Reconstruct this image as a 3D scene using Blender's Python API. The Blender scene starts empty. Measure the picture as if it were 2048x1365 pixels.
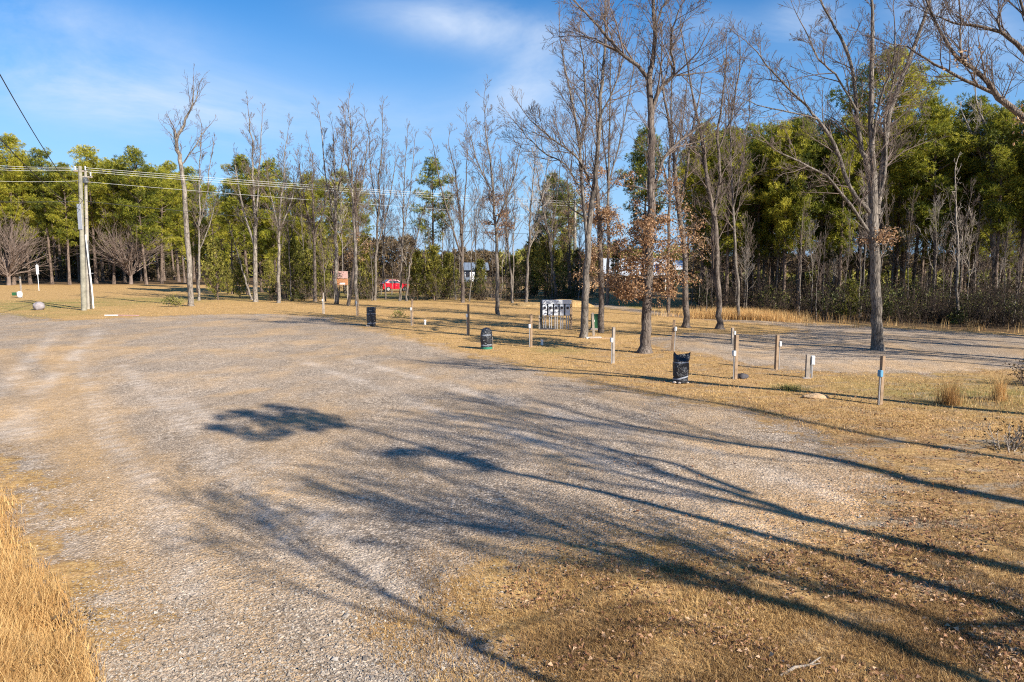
import bpy, math, random
import numpy as np
from mathutils import Vector, Matrix, noise as mn

C = bpy.context.scene.collection
PI = math.pi
F, CX, CY, CH = 1365.0, 1024.0, 682.5, 3.7
PITCH = math.atan((682.5 - 525) / F)
cp, sp = math.cos(PITCH), math.sin(PITCH)
SUN_EL = math.radians(30)
SD = (-0.755, 0.656)                       # the way shadows fall on the ground
COT = 1 / math.tan(SUN_EL)

def ray(x, y):
    a, b = (x - CX) / F, (CY - y) / F
    return Vector((a, cp + b * sp, -sp + b * cp))
def P(x, y, Y):                             # world point on the sight line at distance Y
    r = ray(x, y)
    return Vector((r.x * Y / r.y, Y, CH + r.z * Y / r.y))
def G(x, y):                                # sight line meets the ground
    r = ray(x, y); t = -CH / r.z
    return Vector((r.x * t, r.y * t, 0))

# ------------------------------------------------------------------ scene objects
def tag(o, label=None, cat=None, group=None, kind=None):
    if label: o['label'] = label
    if cat: o['category'] = cat
    if group: o['group'] = group
    if kind: o['kind'] = kind
    return o
def link(name, me, mat, parent=None, loc=None):
    o = bpy.data.objects.new(name, me); C.objects.link(o)
    if mat is not None and not me.materials: me.materials.append(mat)
    if parent is not None: o.parent = parent
    if loc is not None: o.location = loc
    return o
def empty(name, loc, label, cat, group=None, rz=0):
    o = bpy.data.objects.new(name, None); C.objects.link(o)
    o.empty_display_size = .2
    o.location = loc; o.rotation_euler = (0, 0, rz)
    return tag(o, label, cat, group)
def copy_thing(root, loc, rz, s, label, group=None, tilt=(0, 0)):
    r = root.copy(); C.objects.link(r)
    r.location = loc; r.rotation_euler = (tilt[0], tilt[1], rz)
    r.scale = s if hasattr(s, '__len__') else (s, s, s)
    r['label'] = label
    if group: r['group'] = group
    elif 'group' in r: del r['group']
    for ch in list(root.children):
        c = ch.copy(); C.objects.link(c); c.parent = r
        for g in ch.children:
            d = g.copy(); C.objects.link(d); d.parent = c
    return r

def np_mesh(name, V, Fc, smooth=False, rnd=None, domain='POINT'):
    V = np.asarray(V, dtype=np.float32); Fc = np.asarray(Fc, dtype=np.int32)
    me = bpy.data.meshes.new(name)
    n, k = Fc.shape
    me.vertices.add(len(V)); me.vertices.foreach_set('co', V.ravel())
    me.loops.add(n * k); me.loops.foreach_set('vertex_index', Fc.ravel())
    me.polygons.add(n); me.polygons.foreach_set('loop_start', np.arange(0, n * k, k, dtype=np.int32))
    me.polygons.foreach_set('use_smooth', np.full(n, smooth, dtype=bool))
    if rnd is not None:
        at = me.attributes.new('rnd', 'FLOAT', domain); at.data.foreach_set('value', np.asarray(rnd, dtype=np.float32))
    me.update(calc_edges=True); me.validate()
    return me

class MB:                                   # collects simple shapes as one mesh
    def __init__(s): s.v = []; s.f = []; s.sm = []
    def add(s, vs, fs, sm=False):
        n = len(s.v); s.v += [tuple(v) for v in vs]; s.f += [tuple(i + n for i in f) for f in fs]; s.sm += [sm] * len(fs)
        return s
    def box(s, c, d, rz=0, bev=0.0, M=None):
        hx, hy, hz = d[0] / 2, d[1] / 2, d[2] / 2
        b = min(bev, hx * .5, hy * .5)
        if b > 0:
            prof = [(-hx + b, -hy), (hx - b, -hy), (hx, -hy + b), (hx, hy - b), (hx - b, hy), (-hx + b, hy), (-hx, hy - b), (-hx, -hy + b)]
            q = 1 - b / max(hx, hy)
            vs = []
            for z, kf in ((-hz, 0), (-hz + b, 1), (hz - b, 1), (hz, 0)):
                for (x, y) in prof:
                    if kf: vs.append((x, y, z))
                    else: vs.append((x - math.copysign(min(b, abs(x)), x) * .6, y - math.copysign(min(b, abs(y)), y) * .6, z))
            fs = [tuple(range(7, -1, -1)), tuple(range(24, 32))]
            for r in range(3):
                for i in range(8): j = (i + 1) % 8; fs.append((r * 8 + i, r * 8 + j, r * 8 + 8 + j, r * 8 + 8 + i))
        else:
            vs = [(x, y, z) for z in (-hz, hz) for (x, y) in ((-hx, -hy), (hx, -hy), (hx, hy), (-hx, hy))]
            fs = [(3, 2, 1, 0), (4, 5, 6, 7), (0, 1, 5, 4), (1, 2, 6, 5), (2, 3, 7, 6), (3, 0, 4, 7)]
        m = Matrix.Translation(Vector(c)) @ Matrix.Rotation(rz, 4, 'Z')
        if M is not None: m = m @ M
        return s.add([m @ Vector(v) for v in vs], fs)
    def tube(s, pts, rs, n=10, caps=True):
        if not hasattr(rs, '__len__'): rs = [rs] * len(pts)
        pts = [Vector(p) for p in pts]; vs = []; fs = []
        for i, p in enumerate(pts):
            t = (pts[min(i + 1, len(pts) - 1)] - pts[max(i - 1, 0)]).normalized()
            a = Vector((1, 0, 0)) if abs(t.x) < .8 else Vector((0, 1, 0))
            u = t.cross(a).normalized(); w = t.cross(u)
            for k in range(n):
                an = 2 * PI * k / n; vs.append(p + (u * math.cos(an) + w * math.sin(an)) * rs[i])
        for i in range(len(pts) - 1):
            for k in range(n):
                j = (k + 1) % n; fs.append((i * n + k, i * n + j, i * n + n + j, i * n + n + k))
        s.add(vs, fs, True)
        if caps:
            L = (len(pts) - 1) * n
            s.add(vs[:n], [tuple(range(n - 1, -1, -1))]); s.add(vs[L:L + n], [tuple(range(n))])
        return s
    def build(s, name, mat, parent=None, loc=None):
        me = bpy.data.meshes.new(name); me.from_pydata(s.v, [], s.f); me.update()
        me.polygons.foreach_set('use_smooth', s.sm)
        import bmesh as _b
        bm = _b.new(); bm.from_mesh(me); _b.ops.recalc_face_normals(bm, faces=bm.faces); bm.to_mesh(me); bm.free()
        return link(name, me, mat, parent, loc)

# ------------------------------------------------------------------ materials
class N:
    def __init__(s, name):
        s.m = bpy.data.materials.new(name); s.m.use_nodes = True
        s.t = s.m.node_tree; s.b = s.t.nodes['Principled BSDF']; s.out = s.t.nodes['Material Output']
        s.b.inputs['Roughness'].default_value = .85
        s.b.inputs['Specular IOR Level'].default_value = .25
    def n(s, ty, **kw):
        nd = s.t.nodes.new(ty)
        for k, v in kw.items():
            if k in nd.bl_rna.properties and k not in nd.inputs: setattr(nd, k, v)
            elif k in nd.inputs: s.put(v, nd.inputs[k])
            else: setattr(nd, k, v)
        return nd
    def put(s, v, sock):
        if isinstance(v, bpy.types.NodeSocket): s.t.links.new(v, sock)
        else:
            if isinstance(v, tuple) and len(v) == 3 and sock.type == 'RGBA': v = v + (1,)
            sock.default_value = v
    def pos(s, scale=(1, 1, 1)):
        g = s.n('ShaderNodeNewGeometry').outputs['Position']
        return s.vm(g, scale) if scale != (1, 1, 1) else g
    def obj(s, scale=(1, 1, 1)):
        g = s.n('ShaderNodeTexCoord').outputs['Object']
        return s.vm(g, scale) if scale != (1, 1, 1) else g
    def vm(s, a, b, op='MULTIPLY'):
        nd = s.n('ShaderNodeVectorMath', operation=op); s.put(a, nd.inputs[0]); s.put(b, nd.inputs[1]); return nd.outputs[0]
    def noise(s, vec, scale, det=3, rough=.55, out=0, dist=0):
        nd = s.n('ShaderNodeTexNoise'); s.put(vec, nd.inputs['Vector']); nd.inputs['Scale'].default_value = scale
        nd.inputs['Detail'].default_value = det; nd.inputs['Roughness'].default_value = rough; nd.inputs['Distortion'].default_value = dist
        return nd.outputs[out]
    def vor(s, vec, scale, out='Color', feature='F1', rand=1):
        nd = s.n('ShaderNodeTexVoronoi', feature=feature); s.put(vec, nd.inputs['Vector']); nd.inputs['Scale'].default_value = scale
        nd.inputs['Randomness'].default_value = rand
        return nd.outputs[out]
    def ma(s, a, b, op='MULTIPLY', clamp=False):
        nd = s.n('ShaderNodeMath', operation=op); nd.use_clamp = clamp; s.put(a, nd.inputs[0])
        if b is not None: s.put(b, nd.inputs[1])
        return nd.outputs[0]
    def rng(s, v, a, b, c=0., d=1., smooth=False):
        nd = s.n('ShaderNodeMapRange'); nd.interpolation_type = 'SMOOTHSTEP' if smooth else 'LINEAR'
        s.put(v, nd.inputs['Value'])
        for k, x in zip(('From Min', 'From Max', 'To Min', 'To Max'), (a, b, c, d)): nd.inputs[k].default_value = x
        return nd.outputs[0]
    def mix(s, f, a, b, bt='MIX'):
        nd = s.n('ShaderNodeMix'); nd.data_type = 'RGBA'; nd.blend_type = bt
        s.put(f, nd.inputs[0]); s.put(a, nd.inputs[6]); s.put(b, nd.inputs[7]); return nd.outputs[2]
    def ramp(s, f, stops):
        nd = s.n('ShaderNodeValToRGB'); s.put(f, nd.inputs[0]); e = nd.color_ramp.elements
        while len(e) < len(stops): e.new(.5)
        for el, (p, c) in zip(e, stops): el.position = p; el.color = tuple(c) + (1,)
        return nd.outputs[0]
    def attr(s, name, out='Fac'):
        nd = s.n('ShaderNodeAttribute'); nd.attribute_name = name; return nd.outputs[out]
    def rand(s): return s.n('ShaderNodeObjectInfo').outputs['Random']
    def bump(s, h, dist=.02, st=1.0):
        nd = s.n('ShaderNodeBump'); s.put(h, nd.inputs['Height']); nd.inputs['Distance'].default_value = dist; nd.inputs['Strength'].default_value = st
        s.t.links.new(nd.outputs[0], s.b.inputs['Normal']); return nd
    def base(s, c, rough=None, spec=None, metal=None):
        s.put(c, s.b.inputs['Base Color'])
        if rough is not None: s.put(rough, s.b.inputs['Roughness'])
        if spec is not None: s.b.inputs['Specular IOR Level'].default_value = spec
        if metal is not None: s.b.inputs['Metallic'].default_value = metal
        return s.m

def simple(name, col, rough=.7, spec=.3, metal=0., var=.12, sc=6., bump=0.):
    s = N(name); v = s.obj()
    n1 = s.rng(s.noise(v, sc, 5, .65), .3, .7, 1 - var, 1 + var)
    sc2 = s.n('ShaderNodeVectorMath', operation='SCALE'); s.put(tuple(col), sc2.inputs[0]); s.put(n1, sc2.inputs['Scale'])
    if bump: s.bump(s.noise(v, sc * 4, 4), bump)
    return s.base(sc2.outputs[0], rough, spec, metal)

def bark(name, dark, light, mossy=None, vs=14.0):
    s = N(name); v = s.obj()
    st = s.vm(v, (1, 1, .18))
    a = s.noise(st, vs, 4, .65); cr = s.vor(st, vs * 1.1, 'Distance', 'DISTANCE_TO_EDGE')
    big = s.noise(v, .9, 3)
    f = s.ma(s.ma(a, .55), s.ma(big, .45), 'ADD')
    col = s.ramp(f, [(.36, dark), (.62, light)])
    col = s.mix(s.rng(cr, 0, .12, .75, 0), col, tuple(c * .35 for c in dark))
    if mossy: col = s.mix(s.rng(s.noise(v, 2.3, 3), .52, .66, 0, .7), col, mossy)
    s.bump(s.ma(cr, .25, 'MINIMUM'), .05, .8)
    return s.base(col, .92, .1)

def leafy(name, stops, trans=.25, psc=.7):
    s = N(name)
    f = s.ma(s.ma(s.attr('rnd'), .6), s.ma(s.noise(s.pos(), psc, 2), .4), 'ADD')
    f = s.ma(f, s.rng(s.rand(), 0, 1, -.19, .15), 'ADD')
    col = s.ramp(f, stops)
    s.base(col, .6, .3)
    if trans:
        tr = s.n('ShaderNodeBsdfTranslucent'); s.put(col, tr.inputs['Color'])
        mx = s.n('ShaderNodeMixShader'); mx.inputs[0].default_value = trans
        s.t.links.new(s.b.outputs[0], mx.inputs[1]); s.t.links.new(tr.outputs[0], mx.inputs[2])
        s.t.links.new(mx.outputs[0], s.out.inputs[0])
    return s.m

M = {}
M['bark_gray'] = bark('bark_gray', (.07, .058, .048), (.29, .25, .21))
M['bark_pale'] = bark('bark_pale', (.10, .083, .067), (.36, .315, .265), vs=9)
M['bark_oak'] = bark('bark_oak', (.06, .045, .038), (.25, .205, .17), vs=17)
M['bark_pine'] = bark('bark_pine', (.055, .04, .032), (.27, .20, .155), vs=9)
M['twig'] = simple('twig_bark', (.15, .115, .095), .9, .1, var=.35, sc=1.5)
M['dark_twig'] = simple('dark_twig_bark', (.065, .048, .038), .9, .1, var=.5, sc=1.5)
M['twig_pale'] = simple('pale_twig_bark', (.34, .29, .24), .9, .1, var=.35, sc=1.5)
M['twig_ornamental'] = simple('ornamental_twig_bark', (.19, .145, .12), .9, .1, var=.3, sc=1.5)
M['pine'] = leafy('pine_needles', [(.15, (.045, .065, .012)), (.42, (.20, .215, .022)), (.72, (.46, .41, .045))], .40, .5)
M['cedar'] = leafy('cedar_foliage', [(.15, (.05, .058, .012)), (.45, (.20, .20, .032)), (.8, (.42, .36, .08))], .3, 1.2)
M['oakleaf'] = leafy('dry_oak_leaves', [(.12, (.17, .085, .04)), (.5, (.45, .265, .135)), (.88, (.74, .52, .31))], .3, 1.0)
M['straw'] = leafy('tall_straw', [(.12, (.22, .11, .035)), (.5, (.56, .325, .12)), (.88, (.80, .56, .25))], .3, .8)
M['drygrass'] = leafy('short_dry_grass', [(.08, (.11, .068, .032)), (.33, (.27, .155, .062)), (.6, (.54, .34, .13)), (.9, (.84, .62, .31))], .2, .35)
M['leaflitter'] = leafy('fallen_leaves', [(.15, (.13, .055, .03)), (.5, (.34, .175, .085)), (.85, (.62, .44, .28))], .1, .7)
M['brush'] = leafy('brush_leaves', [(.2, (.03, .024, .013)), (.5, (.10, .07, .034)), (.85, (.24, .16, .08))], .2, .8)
M['greenbrush'] = leafy('green_brush_leaves', [(.2, (.04, .05, .013)), (.5, (.13, .14, .03)), (.85, (.27, .24, .065))], .2, .8)

def ground_material():
    s = N('ground_surface'); p = s.pos()
    p = s.vm(p, (1, 1, 0.3))
    # dead grass and leaves
    ng = s.noise(p, 1.7, 5, .7); nf = s.noise(p, 23, 4, .8); nm = s.noise(p, .25, 3, .6); ns = s.noise(s.vm(p, (1, 2.2, 1)), 6, 4, .75)
    f = s.ma(s.ma(s.ma(ng, .3), s.ma(nf, .35), 'ADD'), s.ma(ns, .35), 'ADD')
    straw = s.ramp(f, [(.36, (.10, .055, .024)), (.46, (.32, .19, .072)), (.53, (.58, .375, .145)), (.64, (.82, .595, .28))])
    leafc = s.ramp(nf, [(.33, (.09, .045, .025)), (.5, (.36, .19, .09)), (.66, (.62, .40, .24))])
    grass = s.mix(s.rng(ng, .45, .62, 0, .55), straw, leafc)
    green = s.ramp(f, [(.35, (.07, .075, .02)), (.5, (.19, .19, .05)), (.65, (.36, .31, .10))])
    gm = s.ma(s.attr('green'), s.rng(nm, .38, .6, .25, 1.0), 'MULTIPLY')
    grass = s.mix(s.ma(gm, .8, clamp=True), grass, green)
    lf = s.rng(s.attr('leafy'), 0, 1, 0, 1)
    lit = s.ramp(s.vor(p, 19, 'Distance'), [(.0, (.48, .31, .18)), (.35, (.32, .185, .095)), (.65, (.13, .075, .04))])
    grass = s.mix(s.ma(lf, s.rng(s.noise(p, .9, 5, .7), .42, .62, .1, .65), 'MULTIPLY'), grass, lit)
    soil = s.ramp(nf, [(.35, (.14, .11, .08)), (.55, (.33, .27, .20)), (.7, (.50, .43, .34))])
    grass = s.mix(s.ma(lf, s.rng(s.noise(s.vm(p, (.7, 1.4, 1)), 1.4, 5, .65), .52, .62, 0, .85), 'MULTIPLY'), grass, soil)
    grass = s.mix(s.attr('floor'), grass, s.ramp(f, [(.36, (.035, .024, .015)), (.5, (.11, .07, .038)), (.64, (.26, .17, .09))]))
    # gravel : two sizes of crushed stone over fine tan grit
    stone = s.vor(p, 21, 'Color'); sd = s.vor(p, 21, 'Distance'); stone2 = s.vor(p, 44, 'Color'); sd2 = s.vor(p, 44, 'Distance')
    def sepx(c): n_ = s.n('ShaderNodeSeparateColor'); s.put(c, n_.inputs[0]); return n_.outputs[0], n_.outputs[1]
    a1, b1 = sepx(stone); a2, b2 = sepx(stone2)
    c1 = s.ramp(a1, [(.0, (.16, .135, .11)), (.35, (.32, .28, .235)), (.75, (.43, .38, .325)), (1, (.56, .505, .44))])
    c2 = s.ramp(a2, [(.0, (.13, .105, .08)), (.4, (.33, .275, .22)), (.8, (.48, .41, .33)), (1, (.66, .58, .48))])
    c1 = s.mix(s.rng(sd, .3, .65, 0, .6), c1, (.06, .05, .045))
    c2 = s.mix(s.rng(sd2, .3, .65, 0, .6), c2, (.09, .07, .055))
    gr = s.mix(s.rng(s.noise(p, .8, 3), .42, .6, .15, .85), c1, c2)
    dn = s.noise(s.vm(p, (.8, .55, 1)), .42, 5, .62)
    dirt = s.ramp(s.noise(p, 30, 4, .8), [(.32, (.20, .13, .07)), (.55, (.44, .315, .175)), (.72, (.60, .46, .29))])
    df = s.ma(s.rng(dn, .44, .66, 0, .62, True), s.rng(s.attr('dirt'), 0, 1, 0, .62), 'ADD', True)
    df = s.ma(df, s.rng(b2, .0, 1, .45, 1.25), 'MULTIPLY', True)
    gr = s.mix(df, gr, dirt)
    gr = s.mix(s.ma(s.attr('track'), s.rng(s.noise(p, .7, 3), .38, .6, .1, .6), 'MULTIPLY'), gr, s.mix(s.rng(a2, 0, 1, .2, .8), (.30, .275, .25), (.62, .58, .54)))
    gr = s.mix(s.ma(s.attr('dry'), s.rng(nf, .42, .58, .1, 1), 'MULTIPLY'), gr, grass)
    big = s.ma(s.ma(s.rng(s.noise(p, .12, 3, .5), .35, .65, .98, 1.22), s.rng(s.noise(p, 4.5, 5, .8), .3, .7, .74, 1.26)), s.rng(s.noise(s.vm(p, (1, .6, 1)), 1.1, 3, .6), .35, .65, .9, 1.1))
    sc = s.n('ShaderNodeVectorMath', operation='SCALE'); s.put(s.vm(gr, (1.19, 1.075, .945)), sc.inputs[0]); s.put(big, sc.inputs['Scale']); gr = sc.outputs[0]
    e = s.ma(s.attr('edge'), s.ma(s.rng(s.noise(p, 1.1, 6, .78), .27, .73, -1.7, 1.6), s.rng(nf, .3, .7, -.7, .7), 'ADD'), 'ADD')
    gf = s.rng(e, -.3, .4, 0, 1, True)
    col = s.mix(gf, grass, gr)
    hg = s.ma(s.ma(s.rng(sd, 0, .7, 1, 0), .7), s.ma(s.rng(sd2, 0, .7, 1, 0), .4), 'ADD')
    hh = s.ma(nf, ns, 'ADD')
    mh = s.n('ShaderNodeMix'); mh.data_type = 'FLOAT'; s.put(gf, mh.inputs[0]); s.put(hh, mh.inputs[2]); s.put(hg, mh.inputs[3])
    s.bump(mh.outputs[0], .026, .62)
    return s.base(col, .95, .1)
M['ground'] = ground_material()

# ------------------------------------------------------------------ ground
def poly_sd(pts, poly):
    A = np.array(poly); B = np.roll(A, -1, 0)
    inside = np.zeros(len(pts), bool); dm = np.full(len(pts), 1e9)
    for a, b in zip(A, B):
        ab = b - a; t = np.clip(((pts - a) @ ab) / max(ab @ ab, 1e-9), 0, 1)
        dm = np.minimum(dm, np.linalg.norm(pts - (a + t[:, None] * ab), axis=1))
        c = ((a[1] > pts[:, 1]) != (b[1] > pts[:, 1]))
        with np.errstate(divide='ignore', invalid='ignore'):
            xi = (b[0] - a[0]) * (pts[:, 1] - a[1]) / (b[1] - a[1]) + a[0]
        inside ^= c & (pts[:, 0] < xi)
    return np.where(inside, dm, -dm)
def line_d(pts, line):
    A = np.array(line); dm = np.full(len(pts), 1e9)
    for a, b in zip(A[:-1], A[1:]):
        ab = b - a; t = np.clip(((pts - a) @ ab) / max(ab @ ab, 1e-9), 0, 1)
        dm = np.minimum(dm, np.linalg.norm(pts - (a + t[:, None] * ab), axis=1))
    return dm
gp = lambda L: [tuple(G(x, y)[:2]) for x, y in L]
LOT = gp([(-900, 622), (0, 627), (60, 634), (130, 642), (250, 637), (400, 629), (560, 628), (650, 634), (740, 654), (850, 682), (960, 708), (1100, 742),
          (1250, 778), (1450, 812), (1580, 845), (1680, 890), (1760, 950), (1800, 1010), (1760, 1060), (1640, 1100), (1480, 1125), (1330, 1120),
          (1180, 1130), (1060, 1145), (960, 1170), (900, 1215), (930, 1270), (1010, 1330), (1090, 1390), (1150, 1600), (330, 1600), (215, 1365), (165, 1230),
          (120, 1130), (50, 1040), (10, 930), (-200, 860), (-900, 800)])
ROAD = gp([(1180, 604), (1340, 626), (1450, 636), (1560, 643), (1700, 650), (1800, 657), (2048, 672), (2300, 690), (2300, 735), (2048, 742), (1800, 748),
           (1650, 744), (1550, 738), (1450, 722), (1350, 702), (1300, 690), (1285, 674), (1400, 668), (1520, 670), (1600, 664), (1560, 652), (1450, 643),
           (1330, 633), (1180, 612)])
def grid_axis(lo, hi, step, far):
    a = list(np.arange(lo, hi + 1e-6, step)); s_ = step; x = hi
    while x < far: s_ *= 1.35; x += s_; a.append(x)
    s_ = step; x = lo; pre = []
    while x > -far: s_ *= 1.35; x -= s_; pre.append(x)
    return np.array(pre[::-1] + a)
def gz(x, y):                              # faint relief of the ground
    return .018 * np.sin(x * .9 + 1.3 * np.sin(y * .5)) + .015 * np.sin(y * 1.3 + x * .37 + 2) + .02 * np.sin(x * .21 + y * .17)
gx = grid_axis(-26, 34, .28, 2600); gy = np.concatenate([grid_axis(3, 32, .25, 40)[grid_axis(3, 32, .25, 40) < 32], np.arange(32, 75, .6)])
ext = [75.]; s_ = .6
while ext[-1] < 2600: s_ *= 1.3; ext.append(ext[-1] + s_)
pre = [-60, -30, -15, -8, -4, -1, 1, 2]
gy = gy[gy >= 2.5]; gy = np.array(pre + sorted(set(np.round(gy, 4))) + ext)
X, Y = np.meshgrid(gx, gy); XY = np.stack([X.ravel(), Y.ravel()], 1)
near = (np.abs(XY[:, 0]) < 90) & (XY[:, 1] < 90)
Z = np.where(near, gz(XY[:, 0], XY[:, 1]), 0)
sd1 = np.full(len(XY), -50.); sd2 = np.full(len(XY), -50.)
sd1[near] = poly_sd(XY[near], LOT); sd2[near] = poly_sd(XY[near], ROAD)
edge = np.maximum(sd1, sd2 * 1.2)
dirt = np.zeros(len(XY))
for ln, r in [([(95, 712), (130, 698), (190, 696), (270, 697)], .75), ([(95, 712), (115, 725), (140, 745)], .5), ([(150, 760), (200, 815), (235, 825)], .5),
              ([(310, 915), (350, 940), (380, 990)], .3), ([(210, 930), (250, 1000), (265, 1040)], .3), ([(440, 790), (520, 780)], .35), ([(1500, 690 + 10), (1700, 690)], .5),
              ([(800, 1290), (700, 1270)], .3), ([(0, 800), (60, 850), (90, 900)], .5), ([(660, 640), (800, 672), (960, 712), (1200, 765)], .5),
              ([(0, 700), (120, 860), (230, 1080), (330, 1330)], .42), ([(60, 690), (230, 860), (330, 980), (470, 1180), (560, 1400)], .3), ([(100, 760), (170, 900), (200, 1040)], .6), ([(520, 1140), (640, 1180), (760, 1260)], .25), ([(600, 990), (480, 1000), (420, 1040)], .25), ([(940, 1085), (1060, 1100)], .2)]:
    d = line_d(XY[near], gp(ln)); v = np.clip(1.3 - d / r, 0, 1) * (1 if r > 0 else 0); dirt[near] = np.maximum(dirt[near], v)
track = np.zeros(len(XY))
for ln, rr_ in [([(150, 700), (215, 870), (330, 1010), (385, 1130), (380, 1400)], .16), ([(60, 760), (60, 900), (90, 1010), (180, 1160), (330, 1400)], .16), ([(330, 780), (500, 900), (640, 1040), (850, 1230), (950, 1365)], .2), ([(240, 730), (420, 900), (560, 1060), (700, 1250), (780, 1400)], .18),
                ([(120, 660), (20, 760), (-80, 860)], .3), ([(200, 660), (80, 780), (0, 880)], .3), ([(700, 720), (1000, 800), (1400, 900), (1700, 1000)], .25), ([(600, 720), (900, 830), (1300, 960), (1560, 1080)], .25)]:
    d = line_d(XY[near], gp(ln)); track[near] = np.maximum(track[near], np.clip(1.2 - d / rr_, 0, 1))
dry = np.zeros(len(XY))
q = near & (XY[:, 1] < 12.5) & (XY[:, 0] > .3)
dry[q] = np.clip(1.0 - sd1[q] / 2.6, 0, 1) * np.clip((12.5 - XY[q, 1]) / 2, 0, 1)
green = np.zeros(len(XY))
for (cx, cy, r) in [(*G(45, 612)[:2], 9), (*G(30, 630)[:2], 5), (*G(300, 600)[:2], 7), (*G(1250, 610)[:2], 5), (*G(1580, 775)[:2], .6), (*G(1900, 780)[:2], 3.), (*G(1120, 700)[:2], 1.2), 
                    (*G(620, 590)[:2], 12), (*G(820, 590)[:2], 12)]:
    green = np.maximum(green, np.clip(1.4 - np.hypot(XY[:, 0] - cx, XY[:, 1] - cy) / r, 0, 1))
leafa = np.clip((XY[:, 0] - 2.2) / 2.5, 0, 1) * np.clip((19 - XY[:, 1]) / 5, 0, 1) * np.clip((XY[:, 1] - 1) / 3, 0, 1)
leafa = np.maximum(leafa, .55 * np.clip((XY[:, 0] - 0) / 3, 0, 1) * np.clip((34 - XY[:, 1]) / 6, 0, 1))
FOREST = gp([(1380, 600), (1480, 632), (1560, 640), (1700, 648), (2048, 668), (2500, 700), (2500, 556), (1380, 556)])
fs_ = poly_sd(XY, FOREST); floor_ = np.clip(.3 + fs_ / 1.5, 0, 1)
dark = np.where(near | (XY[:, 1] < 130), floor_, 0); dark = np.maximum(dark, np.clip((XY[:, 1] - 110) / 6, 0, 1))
nx, ny = len(gx), len(gy)
ii, jj = np.meshgrid(np.arange(nx - 1), np.arange(ny - 1)); b0 = (jj * nx + ii).ravel()
quads = np.stack([b0, b0 + 1, b0 + 1 + nx, b0 + nx], 1)
e1 = sd1[quads].mean(1) > 0; e2 = (sd2[quads].mean(1) > 0) & ~e1
VV = np.column_stack([XY, Z])
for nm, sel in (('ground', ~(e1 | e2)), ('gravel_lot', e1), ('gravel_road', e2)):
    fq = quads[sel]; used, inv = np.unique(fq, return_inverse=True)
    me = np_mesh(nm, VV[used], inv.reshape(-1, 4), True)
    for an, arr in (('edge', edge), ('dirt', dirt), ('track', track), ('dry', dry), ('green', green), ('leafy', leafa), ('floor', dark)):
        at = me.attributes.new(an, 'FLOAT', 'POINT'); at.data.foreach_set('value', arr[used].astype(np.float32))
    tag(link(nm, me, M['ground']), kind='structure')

# ------------------------------------------------------------------ tree growing
def tubes_mesh(name, polys, sides_fn):
    """polys: list of (points, radii); every one becomes a tapering tube of ONE mesh"""
    byk = {}
    for pts, rad in polys: byk.setdefault((len(pts), sides_fn(rad[0])), []).append((pts, rad))
    VS, FS, off = [], [], 0
    for (n, sd), lst in byk.items():
        Pn = np.array([[tuple(p) for p in a] for a, _ in lst]); R = np.array([r for _, r in lst])
        T = np.empty_like(Pn); T[:, 1:-1] = Pn[:, 2:] - Pn[:, :-2]; T[:, 0] = Pn[:, 1] - Pn[:, 0]; T[:, -1] = Pn[:, -1] - Pn[:, -2]
        T /= np.linalg.norm(T, axis=2, keepdims=True) + 1e-9
        U = np.cross(T, np.array([.83, .55, .07])); U /= np.linalg.norm(U, axis=2, keepdims=True) + 1e-9
        W = np.cross(T, U)
        an = np.arange(sd) * 2 * PI / sd
        V = Pn[:, :, None] + R[:, :, None, None] * (U[:, :, None] * np.cos(an)[None, None, :, None] + W[:, :, None] * np.sin(an)[None, None, :, None])
        K = len(lst); base = off + (np.arange(K) * n * sd)[:, None, None] + (np.arange(n - 1) * sd)[None, :, None]
        k = np.arange(sd)[None, None]; k2 = (k + 1) % sd
        FS.append(np.stack([base + k, base + k2, base + sd + k2, base + sd + k], -1).reshape(-1, 4))
        VS.append(V.reshape(-1, 3)); off += K * n * sd
    return np_mesh(name, np.concatenate(VS), np.concatenate(FS), True)
sides = lambda r: 14 if r > .12 else 8 if r > .05 else 5 if r > .02 else 3

def rvec(R): return Vector((R.gauss(0, 1), R.gauss(0, 1), R.gauss(0, 1)))
def perp(R, d):
    v = rvec(R); v -= d * v.dot(d)
    return v.normalized() if v.length > 1e-4 else Vector((1, 0, 0))

def grow(R, out, tips, p, d, L, r, depth, st):
    """one branch with wander, then its own side branches"""
    n = 3 if depth == 0 else 4 if depth == 1 else max(5, min(9, int(L / .5)))
    pts = [p.copy()]; rad = [r]; q = p.copy(); dd = d.copy(); wn = st['wander'] * (1.5 if depth else 1.2)
    for i in range(n - 1):
        dd = (dd + perp(R, dd) * R.uniform(0, wn) + Vector((0, 0, st['up']))).normalized()
        q = q + dd * (L / (n - 1)); pts.append(q.copy()); rad.append(max(st['rmin'], r * (1 - .78 * (i + 1) / (n - 1))))
    out.append((pts, rad)); tips.append((pts[-1], dd, depth))
    if depth <= 0: return
    side(R, out, tips, pts, rad, L, depth, st, .22)

def side(R, out, tips, pts, rad, L, depth, st, t0, count=None, scale=1.0, ang=None, t1=.97):
    k = count or max(2, int(st['kids'][depth] * R.uniform(.8, 1.25)))
    nseg = len(pts) - 1
    for j in range(k):
        t = t0 + (t1 - t0) * (j + R.random()) / k
        f = t * nseg; i = min(nseg - 1, int(f)); u = f - i
        q = pts[i].lerp(pts[i + 1], u); rr = rad[i] * (1 - u) + rad[i + 1] * u
        d = (pts[i + 1] - pts[i]).normalized()
        a = math.radians(R.gauss(*(ang or st['ang'])))
        nd = (d * math.cos(a) + perp(R, d) * math.sin(a)); nd.z += st.get('lift', .12); nd.normalize()
        l = L * st['ratio'] * scale * (1.15 - .75 * t) * R.uniform(.7, 1.25)
        r2 = max(st['rmin'], min(rr * .62, l * st['rl']))
        grow(R, out, tips, q, nd, l, r2, depth - 1, st)

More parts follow.
